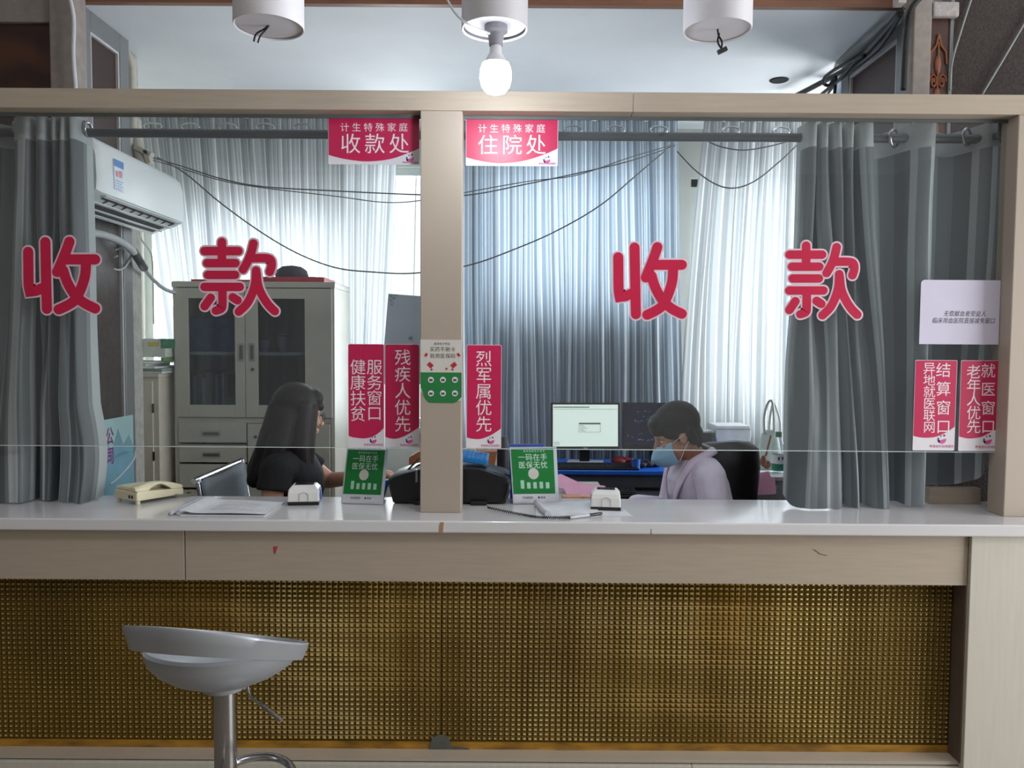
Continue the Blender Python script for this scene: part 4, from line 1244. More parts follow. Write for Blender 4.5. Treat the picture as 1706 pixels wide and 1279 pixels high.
# stack of papers, then boxes
rnd = random.Random(2)
z = wz + 0.0005
pm = [(214, 218, 222), (150, 166, 160), (220, 222, 224), (190, 196, 196), (226, 228, 230)]
pnames = ['lowest grey folder in the paper pile on the small cabinet', 'greenish grey folder second in the pile on the small cabinet', 'white paper bundle in the middle of the pile on the small cabinet', 'pale grey folder under the top sheets on the small cabinet', 'white sheets topmost in the paper pile on the small cabinet']
for i in range(5):
    h = 0.011 + 0.004 * (i % 2)
    mb = MB(); o = rnd.uniform(-0.015, 0.015)
    mb.box(-2.40 + o, wx1 + 0.01 + o - (0.05 if i > 2 else 0), YW_ - 0.02 + o, YW_ + 0.28 + o, z, z + h)
    tag(mb.build('paper_bundle', M('bundle_%d' % i, pm[i], 0.7), bevel=0.002), pnames[i], 'papers')
    z += h + 0.0005
gx = at(286, 605, YW_ + 0.02).x
mb = MB(); mb.box(gx - 0.05, kx0 - 0.004, YW_ + 0.0, YW_ + 0.24, z, z + 0.022)
tag(mb.build('green_folder', M('green_folder', (96, 142, 84), 0.6), bevel=0.003), 'green folder beside the white sheets on the small cabinet', 'folder'); 
bz = z + 0.0225
cb = thing('carton', 'white carton with green bands standing on the pile by the bright window', 'box', (-2.2, YW_ + 0.12, bz))
mb = MB(); cx1 = kx0 - 0.006
cz1 = at(250, 564, YW_ + 0.06).z
mb.box(-2.42, cx1, YW_ + 0.02, YW_ + 0.30, bz, cz1)
mb.build('box_body', M('carton_white', (206, 210, 204), 0.6), cb, bevel=0.003)
mb = MB()
for a, b_ in ((206, 238), (268, 292)):
    mb.box(max(at(a, 575, YW_ + 0.02).x, -2.42), at(b_, 575, YW_ + 0.02).x, YW_ + 0.0185, YW_ + 0.0195, at(240, 580, YW_ + 0.02).z, cz1 - 0.001)
mb.build('green_band', M('carton_green', (70, 140, 110), 0.6, noise=0.25, scale=60), cb)
mb = MB(); mb.box(at(244, 575, YW_).x, at(262, 575, YW_).x, YW_ + 0.0185, YW_ + 0.0195, at(240, 577, YW_).z, at(240, 570, YW_).z)
mb.build('yellow_mark', M('carton_yellow', (200, 190, 90), 0.6, noise=0.25, scale=60), cb)

# hanging papers clipped by the wall edge right of the cabinet
Yh = YK + 0.5
mb = MB(); a, b_ = at(556, 700, Yh + 0.08).x, at(583, 700, Yh + 0.08).x
mb.box(a, b_, Yh + 0.06, Yh + 0.10, 0, at(570, 478, Yh + 0.08).z)
struct('trim_10', mb, office_wall, bevel=0.004)
hp_ = thing('clipped_papers', 'sheaf of papers hanging from a clip beside the filing cabinet', 'papers', at(552, 535, Yh))
mb = MB(); p = at(553, 532, Yh - 0.01); mb.lathe([(0.012, 0), (0.012, 0.05)], (p.x, Yh + 0.01, p.z - 0.03), 12)
mb.tube([p + Vector((0, 0.03, 0.0)), p + Vector((0.004, 0.02, 0.04)), p + Vector((0.0, 0.02, 0.06))], 0.003, 6)
mb.build('clip', M('clip_dark', (70, 66, 70), 0.4), hp_, smooth=40)
for i, (c, colr, yo) in enumerate((([(546, 536), (566, 536), (576, 614), (562, 617), (553, 580)], (224, 226, 236), 0.0), ([(542, 545), (556, 538), (568, 616), (552, 618)], (190, 190, 206), 0.012), ([(540, 565), (552, 560), (553, 640), (538, 641)], (202, 212, 208), 0.02))):
    P0 = [at(x, y, Yh + yo) for x, y in c]
    mb = MB(); mb.prism(P0, [q + Vector((0, 0.003, 0)) for q in P0])
    mb.build('hanging_sheet', M('hang_%d' % i, colr, 0.7), hp_)
# white panel leaning in the window behind the post
Yp_ = 4.70
P0 = [at(x, y, Yp_) for x, y in ((640, 640), (640, 573), (647, 489), (712, 494), (712, 640))]
bd = thing('white_board', 'pale board propped against the curtain left of the beige post', 'board', at(680, 640, Yp_))
mb = MB(); mb.prism(P0, [q + Vector((0, 0.012, 0)) for q in P0])
mb.build('panel', M('board_pale', (176, 188, 200), 0.5, noise=0.05, scale=6), bd)
mb = MB()
for k in range(26):
    u, v = random.random(), random.random()
    q = at(650 + 12 * u * (1 - v * 0.6), 490 + 20 * v, Yp_ - 0.002); mb.box(q.x - 0.003, q.x + 0.003, Yp_ - 0.0015, Yp_ - 0.0003, q.z - 0.003, q.z + 0.003)
for k in range(8):
    q = at(684 + random.uniform(-3, 3), 563 + random.uniform(-5, 4), Yp_ - 0.002); mb.box(q.x - 0.004, q.x + 0.004, Yp_ - 0.0015, Yp_ - 0.0003, q.z - 0.003, q.z + 0.003)
mb.build('print_marks', M('board_print', (120, 138, 152), 0.5), bd)
mb = MB(); q = at(689, 493, Yp_ + 0.006); mb.tube([q, Vector((q.x, YB - 0.11, ZR - 0.04)), Vector((q.x, YB, ZR))], 0.0025, 6); mb.build('string', M('pale_cable', (206, 212, 212), 0.5), bd)

# ================================================================== REAR DESK AND COMPUTERS
bluem = M('blue_desk_top', (38, 104, 214), 0.3, noise=0.04)
YD = 4.42
zd = 0.785
dx0, dx1 = at(800, 780, YD).x, at(1262, 790, YD).x
dk_ = thing('office_desk', 'bright blue topped office desk with the two monitors', 'desk', ((dx0 + dx1) / 2, 4.65, 0))
mb = MB(); mb.box(dx0, dx1, YD, 4.88, zd - 0.025, zd); mb.build('desk_top', bluem, dk_, bevel=0.004)
mb = MB(); mb.box(dx0 + 0.03, dx1 - 0.03, YD + 0.03, YD + 0.05, zd - 0.10, zd - 0.026)
mb.build('apron', M('desk_grey', (84, 84, 92), 0.5), dk_)
dkm = M('desk_dark', (40, 40, 46), 0.5)
for xx in (dx0 + 0.02, dx1 - 0.04):
    mb = MB(); mb.box(xx, xx + 0.02, YD + 0.04, 4.87, 0, zd - 0.026); mb.build('side_panel', dkm, dk_)
mb = MB(); mb.box(dx0 + 0.04, dx1 - 0.04, 4.80, 4.82, 0.1, zd - 0.026); mb.build('modesty_panel', dkm, dk_)
mb = MB(); mb.box(at(940, 810, YD - 0.2).x, at(1115, 810, YD - 0.2).x, YD - 0.16, YD + 0.028, zd - 0.135, zd - 0.115); mb.build('keyboard_tray', dkm, dk_)

mblk = M('monitor_black', (24, 24, 28), 0.4)
def monitor(name, label, l, r, t, b, Y, tilt, screen, sl):
    a, c = at(l, b, Y), at(r, t, Y)
    root = thing(name, label, 'monitor', ((a.x + c.x) / 2, Y, zd))
    cx, cz = (a.x + c.x) / 2, (a.z + c.z) / 2
    hw, hh = (c.x - a.x) / 2, (c.z - a.z) / 2
    T = Matrix.Translation((cx, Y, cz)) @ Matrix.Rotation(R(tilt), 4, 'Z') @ Matrix.Rotation(R(-4), 4, 'X')
    mb = MB(); mb.T = T
    mb.prism_y(rrect(-hw, hw, -hh, hh, 0.006), 0.0, 0.03); mb.prism_y(rrect(-hw * 0.6, hw * 0.6, -hh * 0.6, hh * 0.6, 0.01), 0.03, 0.055)
    h = mb.build('housing', mblk, root, bevel=0.002)
    mb = MB(); mb.T = T; mb.box(-hw + 0.012, hw - 0.012, -0.001, -0.0002, -hh + 0.022, hh - 0.012)
    s = mb.build('screen', screen, root)
    if sl:
        W = 2 * hw - 0.024
        mb = MB(); mb.T = T
        x0, z1 = -hw + 0.012, hh - 0.012
        y0, y1 = -0.0022, -0.0012
        mb.box(x0 + 0.004, -x0 - 0.004, y0, y1, z1 - 0.028, z1 - 0.0265); mb.box(x0 + 0.004, x0 + 0.28 * W * 2, y0, y1, z1 - 0.018, z1 - 0.012)
        for (q0, q1, zz) in ((-0.04, 0.09, 0.02), (-0.04, 0.09, -0.035)): mb.box(q0, q1, y0, y1, zz, zz + 0.0015)
        mb.box(-0.04, -0.0385, y0, y1, -0.035, 0.02); mb.box(0.0885, 0.09, y0, y1, -0.035, 0.02); mb.box(-0.04, 0.09, y0, y1, 0.012, 0.02)
        for k in range(5): mb.box(-0.034, -0.01 + 0.012 * (k % 3), y0, y1, 0.004 - k * 0.008, 0.006 - k * 0.008)
        for k in range(3): mb.box(x0 + 0.006, x0 + 0.04, y0, y1, -hh + 0.03 + k * 0.008, -hh + 0.032 + k * 0.008)
        mb.build('screen_window', M('screen_ink', (120, 140, 138), 0.5), s)
        p = MB(); p.T = T; p.box(-0.012, 0.012, -0.0015, -0.0003, -hh + 0.006, -hh + 0.016); p.build('maker_mark', M('mark_grey', (150, 150, 156), 0.4), root)
    else:
        mb = MB(); mb.T = T
        for k in range(70):
            u, v = random.uniform(-hw + 0.02, hw - 0.02), random.choice((random.uniform(0.02, 0.09), random.uniform(-0.07, -0.045), random.uniform(-0.09, -0.08)))
            mb.box(u, u + random.uniform(0.003, 0.012), -0.0022, -0.0012, v, v + 0.003)
        mb.build('screen_text', M('screen_text_blue', (110, 130, 180), 0.5, emit=0.25), s)
    mb = MB()
    mb.box(cx - 0.03, cx + 0.03, Y + 0.03, Y + 0.05, zd + 0.012, cz)
    mb.prism_z([(cx + 0.11 * math.cos(R(q)), Y + 0.03 + 0.075 * math.sin(R(q))) for q in range(0, 360, 15)], zd + 0.0005, zd + 0.012)
    mb.build('stand', mblk, root, bevel=0.002)
scr = M('screen_pale', (206, 222, 214), 0.3, noise=0.0, emit=0.85)
scr2 = M('screen_dark', (22, 28, 50), 0.25, noise=0.2, scale=14, emit=0.25)
monitor('computer_monitor', 'black monitor showing a pale document window above the blue desk', 917, 1034, 671, 749, 4.62, 4, scr, True)
monitor('computer_monitor', 'dark screened monitor behind the head of the masked woman', 1037, 1150, 671, 748, 4.66, -3, scr2, False)
def keyboard(label, l, r, py, Y, z, rz=0):
    a, b = at(l, py, Y).x, at(r, py, Y).x
    cx = (a + b) / 2; w_ = (b - a) / 2
    root = thing('keyboard', label, 'keyboard', (cx, Y, z))
    T = Matrix.Translation((cx, Y, z + 0.0006)) @ Matrix.Rotation(R(rz), 4, 'Z')
    mb = MB(); mb.T = T; mb.prism_x([(-0.07, 0), (0.07, 0), (0.07, 0.022), (-0.07, 0.010)], -w_, w_)
    mb.build('base', mblk, root, bevel=0.002)
    mb = MB(); mb.T = T
    n = max(8, int(w_ * 2 / 0.02))
    for i in range(n):
        for j in range(5):
            x = -w_ + 0.012 + i * (2 * w_ - 0.024) / n; y = -0.058 + j * 0.024
            zz = 0.010 + (y + 0.07) / 0.14 * 0.012
            mb.box(x, x + 0.016, y, y + 0.018, zz, zz + 0.006)
    mb.build('keys', M('key_black', (34, 34, 38), 0.5), root)
keyboard('long black keyboard on the blue desk below the lit monitor', 928, 1062, 770, 4.505, zd, 0)
keyboard('black keyboard on the tray under the blue desk', 952, 1060, 800, YD - 0.07, zd - 0.115, 2)
# cloth, papers and red clutter on the desk
p = at(975, 757, 4.5)
mb = MB(); mb.prism_z([(p.x - 0.10, 4.60), (p.x + 0.12, 4.63), (p.x + 0.13, 4.70), (p.x - 0.08, 4.72)], zd + 0.013, zd + 0.018)
tag(mb.build('paper_sheet', M('white_paper', (214, 216, 220), 0.7)), 'white papers on the stand foot of the lit monitor', 'papers')
def lump(name, label, cat, px, py, Y, r, m, z0, seed):
    rnd = random.Random(seed)
    p = at(px, py, Y)
    mb = MB()
    for k in range(6):
        mb.ell((p.x + rnd.uniform(-1, 1) * r * 0.9, Y + rnd.uniform(-1, 1) * 0.05, z0 + r * 0.33), (r * rnd.uniform(0.35, 0.6), r * 0.4, r * rnd.uniform(0.3, 0.34)), n=12)
    tag(mb.build(name, m, remesh=0.006, sm_it=6), label, cat)
lump('red_pouch', 'dark red pouch on the blue desk under the dark monitor', 'pouch', 1045, 758, 4.66, 0.07, M('dark_red_cloth', (120, 26, 34), 0.6), zd, 1)
lump('black_bag', 'small black bag on the blue desk behind the masked woman\'s face', 'bag', 1082, 755, 4.56, 0.06, M('black_cloth', (30, 28, 32), 0.7), zd, 2)
p = at(1060, 765, 4.46); t = thing('blue_cup', 'small clear blue cup on the blue desk edge', 'cup', (p.x, 4.46, zd))
mb = MB(); mb.lathe([(0.022, 0), (0.027, 0.06), (0.025, 0.06), (0.020, 0.004)], (p.x, 4.47, zd + 0.0005), 18); mb.build('cup_body', M('blue_plastic', (60, 110, 190), 0.3), t, smooth=40)
# white printer at right end of the desk
Yq = 4.66
a, c = at(1192, 742, Yq), at(1251, 709, Yq)
wp = thing('desk_printer', 'white printer with a curved front right of the masked woman', 'printer', ((a.x + c.x) / 2, Yq, zd))
mb = MB(); mb.prism_y([(a.x, c.z - 0.06), (a.x, c.z - 0.012), (a.x + 0.004, c.z - 0.001), (c.x - 0.004, c.z - 0.001), (c.x, c.z - 0.012), (c.x + 0.004, c.z - 0.06), (c.x - 0.002, c.z - 0.10), (a.x + 0.01, c.z - 0.11)], Yq, Yq + 0.2)
mb.build('cover', M('printer_white', (222, 226, 228), 0.4), wp, bevel=0.004)
mb = MB(); mb.box(a.x + 0.01, c.x - 0.005, Yq + 0.01, Yq + 0.2, zd + 0.0005, c.z - 0.10)
mb.build('base', M('printer_grey', (110, 112, 118), 0.5), wp, bevel=0.003)
mb = MB(); mb.box(a.x, c.x, Yq - 0.002, Yq, c.z - 0.022, c.z - 0.02); mb.build('seam', M('printer_grey', (110, 112, 118), 0.5), wp)
p = at(1178, 730, 4.72); mb = MB(); mb.box(p.x - 0.06, p.x + 0.02, 4.66, 4.80, zd + 0.0005, at(1178, 721, 4.66).z)
t = mb.build('black_case', M('black_plastic', (26, 26, 30), 0.45), bevel=0.006); tag(t, 'black case on the blue desk between the masked woman and the white printer', 'box')
mb = MB(); mb.box(p.x - 0.055, p.x + 0.03, 4.67, 4.79, at(1178, 721, 4.66).z + 0.0008, at(1178, 721, 4.66).z + 0.010)
tag(mb.build('paper_sheet', M('white_paper', (214, 216, 220), 0.7)), 'few white sheets lying on the black case', 'papers')

# pale side unit with bottle, bag and pink slips
Yu = 3.78
uz = 0.865
ux0, ux1 = at(1228, 800, Yu).x, at(1420, 800, Yu).x
su = thing('side_unit', 'pale grey drawer unit right of the black office chair', 'cabinet', ((ux0 + ux1) / 2, Yu + 0.2, 0))
um = M('side_unit_grey', (188, 194, 196), 0.5)
mb = MB(); mb.box(ux0, ux1, Yu, Yu + 0.5, 0, uz - 0.02); mb.build('carcass', um, su, bevel=0.003)
mb = MB(); mb.box(ux0 - 0.006, ux1, Yu - 0.01, Yu + 0.5, uz - 0.0195, uz); mb.build('unit_top', M('unit_top_white', (222, 226, 226), 0.4), su, bevel=0.003)
for z in (0.1, 0.35, 0.6):
    mb = MB(); mb.box(ux0 + 0.02, ux1 - 0.02, Yu - 0.012, Yu - 0.0005, z, z + 0.22); dd = mb.build('drawer', um, su, bevel=0.002)
    mb = MB(); mb.box((ux0 + ux1) / 2 - 0.05, (ux0 + ux1) / 2 + 0.05, Yu - 0.024, Yu - 0.0125, z + 0.15, z + 0.165); mb.build('handle', steel_d, dd)
Yo = Yu + 0.12
p = at(1296, 780, Yo)
bt = thing('water_bottle', 'clear water bottle with a green cap and label on the side unit', 'bottle', (p.x, Yo, uz))
clear = glass_mat('clear_plastic', (0.90, 0.95, 0.95), 1.35)
mb = MB(); mb.lathe([(0.028, 0), (0.032, 0.006), (0.032, 0.12), (0.031, 0.135), (0.016, 0.172), (0.0135, 0.178), (0.0135, 0.192)], (p.x, Yo, uz + 0.0006), 24)
mb.build('bottle_body', clear, bt, smooth=50)
mb = MB(); mb.lathe([(0.0325, 0.048), (0.0325, 0.092)], (p.x, Yo, uz + 0.0006), 24, caps=False)
mb.build('label_band', M('bottle_label', (224, 224, 228), 0.5), bt, smooth=50)
mb = MB(); mb.lathe([(0.0326, 0.012), (0.0326, 0.047)], (p.x, Yo, uz + 0.0006), 24, caps=False)
mb.build('green_band', M('bottle_green', (44, 130, 104), 0.5), bt, smooth=50)
mb = MB(); mb.lathe([(0.0155, 0.180), (0.0155, 0.205), (0.013, 0.207)], (p.x, Yo, uz + 0.0006), 20)
mb.build('bottle_cap', M('cap_green', (60, 134, 100), 0.4), bt, smooth=50)
mb = MB(); mb.box(p.x - 0.012, p.x - 0.004, Yo - 0.034, Yo - 0.0328, uz + 0.068, uz + 0.084); mb.box(p.x + 0.008, p.x + 0.018, Yo - 0.033, Yo - 0.0318, uz + 0.07, uz + 0.085)
mb.build('label_mark', M('label_ink', (70, 80, 76), 0.5), bt)
# clear plastic bag with handles
Yg = Yu + 0.25
bag = thing('plastic_bag', 'clear plastic bag with two loop handles behind the water bottle', 'bag', (at(1280, 785, Yg).x, Yg, uz))
bagm = M('bag_plastic', (206, 214, 212), 0.35, transl=0.5, noise=0.08, scale=30)
mb = MB()
rs = []
for (l, r, py, d_) in ((1262, 1302, 795, 0.07), (1260, 1304, 770, 0.075), (1264, 1300, 745, 0.06), (1270, 1296, 722, 0.035), (1276, 1292, 716, 0.02)):
    a, b_ = at(l, py, Yg), at(r, py, Yg); zz = max(uz + 0.001, a.z)
    cx, hw = (a.x + b_.x) / 2, (b_.x - a.x) / 2
    rs.append([(cx + hw * math.cos(2 * math.pi * k / 20) * (1 + 0.06 * math.sin(k * 2.3)), Yg + d_ * 0.6 * math.sin(2 * math.pi * k / 20) * (1 + 0.08 * math.sin(k * 1.7)), zz) for k in range(20)])
mb.rings(rs); mb.build('bag_body', bagm, bag, smooth=60)
for (pts, yo) in (([(1274, 722), (1273, 695), (1279, 672), (1286, 668), (1289, 690), (1290, 720)], -0.012), ([(1281, 720), (1283, 695), (1288, 672), (1293, 680), (1299, 700), (1300, 722)], 0.012)):
    mb = MB(); P0 = cat_pts([at(x, y, Yg + yo) for x, y in pts], 6)
    for q in range(len(P0) - 1):
        mb.cap(P0[q], P0[q + 1], 0.006, n=6)
    mb.build('bag_handle', M('bag_handle_plastic', (216, 220, 214), 0.35, noise=0.05), bag, smooth=60)
mb = MB(); p = at(1272, 768, Yg - 0.05)
mb.ell(p, (0.018, 0.012, 0.03), n=12); mb.ell(p + Vector((0.022, 0.01, -0.02)), (0.02, 0.012, 0.022), n=12); mb.cap(p + Vector((0.012, 0, 0.03)), p + Vector((0.035, 0, 0.13)), 0.005, n=8)
mb.build('bag_contents', M('bag_stuff', (130, 84, 64), 0.6, noise=0.3, scale=60), bag, smooth=60)
# pink slips fanned over the unit edge
rnd = random.Random(4)
for k in range(6):
    Yk = Yu - 0.10 - 0.008 * k
    cx, cz = 1266 + rnd.uniform(-5, 6), 801 + k * 2.2 + rnd.uniform(-2, 2)
    a = rnd.uniform(-25, 25)
    P0 = []
    for (u, v) in ((-22, -9), (18, -14), (24, 6), (-6, 12)):
        x_, y_ = u * math.cos(R(a)) - v * math.sin(R(a)) * 0.6, u * math.sin(R(a)) * 0.5 + v
        P0.append(at(cx + x_, cz + y_, Yk + (830 - cz - y_) * 0.0022))
    mb = MB(); mb.prism(P0, [q + Vector((0, 0.001, -0.002)) for q in P0])
    tag(mb.build('pink_slip', M('pink_paper', (226, 164, 192), 0.7, noise=0.05)), 'pink paper slip fanned against the front of the pale side unit', 'paper slip', 'pink slips on the side unit')

# ================================================================== STAFF SIDE DESK BEHIND THE COUNTER
sdz = 0.84
sd = thing('staff_desk', 'inner staff desk joined to the back of the counter', 'desk', (0, 3.4, 0))
mb = MB(); mb.box(-0.40, 0.42, 3.04, 3.75, sdz - 0.03, sdz); mb.build('desk_top', M('desk_pale', (170, 168, 166), 0.5), sd, bevel=0.003)
mb = MB(); mb.box(-0.03, 0.05, 3.06, 3.74, 0, sdz - 0.0305); mb.build('pedestal', dkm, sd)
# pink forms
for k, (pts, y0, lbl) in enumerate((([(925, 792), (934, 789), (975, 808), (1000, 822), (985, 828), (930, 812)], 3.36, 'pink form leaning up beside the green stand'), ([(938, 812), (975, 806), (1008, 809), (1012, 823), (945, 824)], 3.30, 'pink form lying behind the right scanner box'))):
    P0 = [at(x, y, y0 + (828 - y) * 0.006) for x, y in pts]
    mb = MB(); mb.prism(P0, [q + Vector((0.0, 0.006, -0.004)) for q in P0])
    tag(mb.build('pink_form', M('pink_paper', (226, 164, 192), 0.7, noise=0.05)), lbl, 'paper form')
mb = MB(); mb.box(at(935, 825, 3.3).x, at(1012, 825, 3.3).x, 3.22, 3.27, sdz + 0.0005, sdz + 0.03)
tag(mb.build('paper_bundle', M('orange_bundle', (206, 150, 120), 0.6, noise=0.3, scale=20), bevel=0.003), 'orange and white bundle of forms under the pink forms', 'papers')
# black bottle-like cylinder and papers between stand and printer
p = at(838, 790, 3.45)
mb = MB(); mb.lathe([(0.026, 0), (0.028, 0.01), (0.028, 0.20), (0.02, 0.235), (0.02, 0.25)], (p.x, 3.45, sdz + 0.0005), 20)
tag(mb.build('thermos_flask', M('black_plastic', (26, 26, 30), 0.45), smooth=50), 'tall black flask between the dot matrix printer and the right green stand', 'flask')
mb = MB(); P0 = [at(x, y, 3.55) for x, y in ((783, 748), (791, 746), (812, 830), (800, 834))]; mb.prism(P0, [q + Vector((0, 0.02, 0)) for q in P0])
P1 = [at(x, y, 3.55) for x, y in ((816, 826), (828, 752), (830, 826))]; mb.prism(P1, [q + Vector((0, 0.02, 0)) for q in P1])
tag(mb.build('paper_sheet', M('cream_paper', (222, 214, 196), 0.7)), 'cream paper strips poking up behind the blue calculator', 'papers')
bxm = M('brown_card', (158, 96, 60), 0.7, noise=0.15)
mb = MB(); a, b_ = at(684, 800, 3.72), at(702, 752, 3.72)
mb.prism_y([(a.x, sdz + 0.0005), (a.x, b_.z - 0.02), (a.x + 0.05, b_.z + 0.01), (0.0, b_.z + 0.01), (0.0, sdz + 0.0005)], 3.66, 3.74)
tag(mb.build('card_box', bxm, bevel=0.003), 'brown card box behind the post and the dot matrix printer', 'box')

# ================================================================== THINGS ON THE COUNTER
# telephone
phm = M('phone_cream', (214, 206, 176), 0.4, noise=0.03)
# near corner of the phone at px (227, 843); short side towards (172, 840), long side towards (290, 822)
c0 = atz(228, 842, ZT); cA = atz(168, 840, ZT)
ang = math.atan2(c0.y - cA.y, c0.x - cA.x)
ph = thing('telephone', 'cream desk telephone with its handset lying on the counter at left', 'telephone', (c0.x, c0.y, ZT))
Lw = (c0 - cA).length
yd = 0.185; rA = R(22)
TT = Matrix.Translation((c0.x, c0.y, ZT)) @ Matrix.Rotation(R(-30), 4, 'Z')
# local: -X along the left side (back edge with sockets), +Y away along the right side
W_, D_ = 0.135, 0.20
mb = MB(); mb.T = TT
mb.prism_x([(0.0, 0.014), (0.0, 0.042), (0.004, 0.05), (D_, 0.034), (D_, 0.010)], -W_, 0)
ph_b = mb.build('base', phm, ph, bevel=0.004, seg=3)
mb = MB(); mb.T = TT
mb.prism_x([(0.004, 0.0505), (0.008, 0.062), (0.10, 0.060), (D_ - 0.01, 0.043), (D_ - 0.01, 0.036)], -W_ + 0.004, -0.055)
mb.build('keypad_deck', phm, ph, bevel=0.004)
for (u, v) in ((-0.012, 0.012), (-W_ + 0.012, 0.012), (-0.012, D_ - 0.02), (-W_ + 0.012, D_ - 0.02)):
    mb = MB(); mb.T = TT; mb.lathe([(0.008, 0.0006), (0.009, 0.014)], (u, v, 0), 12); mb.build('foot', phm, ph, smooth=40)
for u in (-0.048, -0.032):
    mb = MB(); mb.T = TT; mb.box(u, u + 0.010, -0.0008, 0.002, 0.022, 0.034); mb.build('socket', M('socket_dark', (30, 26, 22), 0.6), ph)
mb = MB(); mb.T = TT
hs = []
for k in range(17):
    v = k / 16; y = 0.0 + v * (D_ + 0.0)
    top = 0.082 - 0.02 * (2 * v - 1) ** 2 - 0.018 * v
    und = 0.050 - 0.016 * v + (0.022 * math.sin(math.pi * min(max((v - 0.25) / 0.5, 0), 1)) if 0.25 < v < 0.75 else 0)
    hw = 0.021 if 0.25 < v < 0.75 else 0.025
    if k in (0, 16): top = und + 0.014; hw *= 0.8
    hs.append([(-0.027 + hw * sx_, y, und + (top - und) * q) for sx_, q in ((-1, 0), (-1, 0.6), (-0.6, 1), (0.6, 1), (1, 0.6), (1, 0))])
mb.rings(hs); mb.build('handset', phm, ph, smooth=50, bevel=0.002)
mb = MB(); mb.T = TT; mb.tube(cat_pts([(-0.01, D_ - 0.05, 0.014), (0.015, D_ - 0.01, 0.008), (0.012, D_ + 0.03, 0.008), (-0.03, D_ + 0.04, 0.006)], 6), 0.004, 8)
mb.build('plug_lead', M('lead_grey', (120, 122, 100), 0.5), ph, smooth=180)
cable('white telephone lead rising from the telephone along the partition', [(184, 806, 3.1), (200, 793, 3.2), (216, 775, 3.35), (224, 762, 3.5), (225, 752, 3.62), (222, 752, 3.68)], 0.0032, M('pale_cable', (206, 212, 212), 0.5))

# open booklets / papers
paperw = M('white_paper', (214, 216, 220), 0.7)
def on_counter(pts, z): return [atz(x, y, z) for x, y in pts]
pst = thing('open_booklet', 'white open booklet lying on the left half of the counter', 'booklet', atz(375, 845, ZT))
mb = MB()
lo = on_counter([(285, 853), (300, 860), (440, 861), (474, 838), (415, 836), (345, 832)], ZT + 0.001)
mb.prism(lo, [p + Vector((0, 0, 0.004)) for p in lo]); mb.build('lower_pages', paperw, pst)
mb = MB()
def page(u, v):
    a = atz(296, 857, ZT + 0.006).lerp(atz(443, 858, ZT + 0.006), u)
    b2 = atz(345, 833, ZT + 0.006).lerp(atz(472, 838, ZT + 0.006), u)
    p = a.lerp(b2, v); p.z += 0.003 + 0.012 * math.exp(-((u - 0.03) / 0.1) ** 2) + 0.003 * math.sin(u * 3)
    return p
mb.grid(page, 14, 8); mb.build('page', paperw, pst, smooth=180)
mb = MB(); A, Bq = atz(285, 854, ZT + 0.008), atz(303, 858, ZT + 0.008)
mb.tube(cat_pts([atz(283, 855, ZT + 0.006), atz(288, 853, ZT + 0.01), atz(330, 833, ZT + 0.012), atz(342, 830, ZT + 0.01)], 4), 0.006, 10); mb.build('rolled_edge', M('paper_cool_grey', (190, 192, 202), 0.7), pst, smooth=180)  # rolled edge greyer than the pages
mb = MB()
for k in range(9):
    a = page(0.3, 0.25 + k * 0.07); b2 = page(0.8 - 0.1 * (k % 3), 0.25 + k * 0.07)
    mb.tube([a + Vector((0, 0, 0.0008)), b2 + Vector((0, 0, 0.0008))], 0.0006, 4)
mb.build('print_lines', M('print_grey', (192, 194, 202), 0.6), pst)

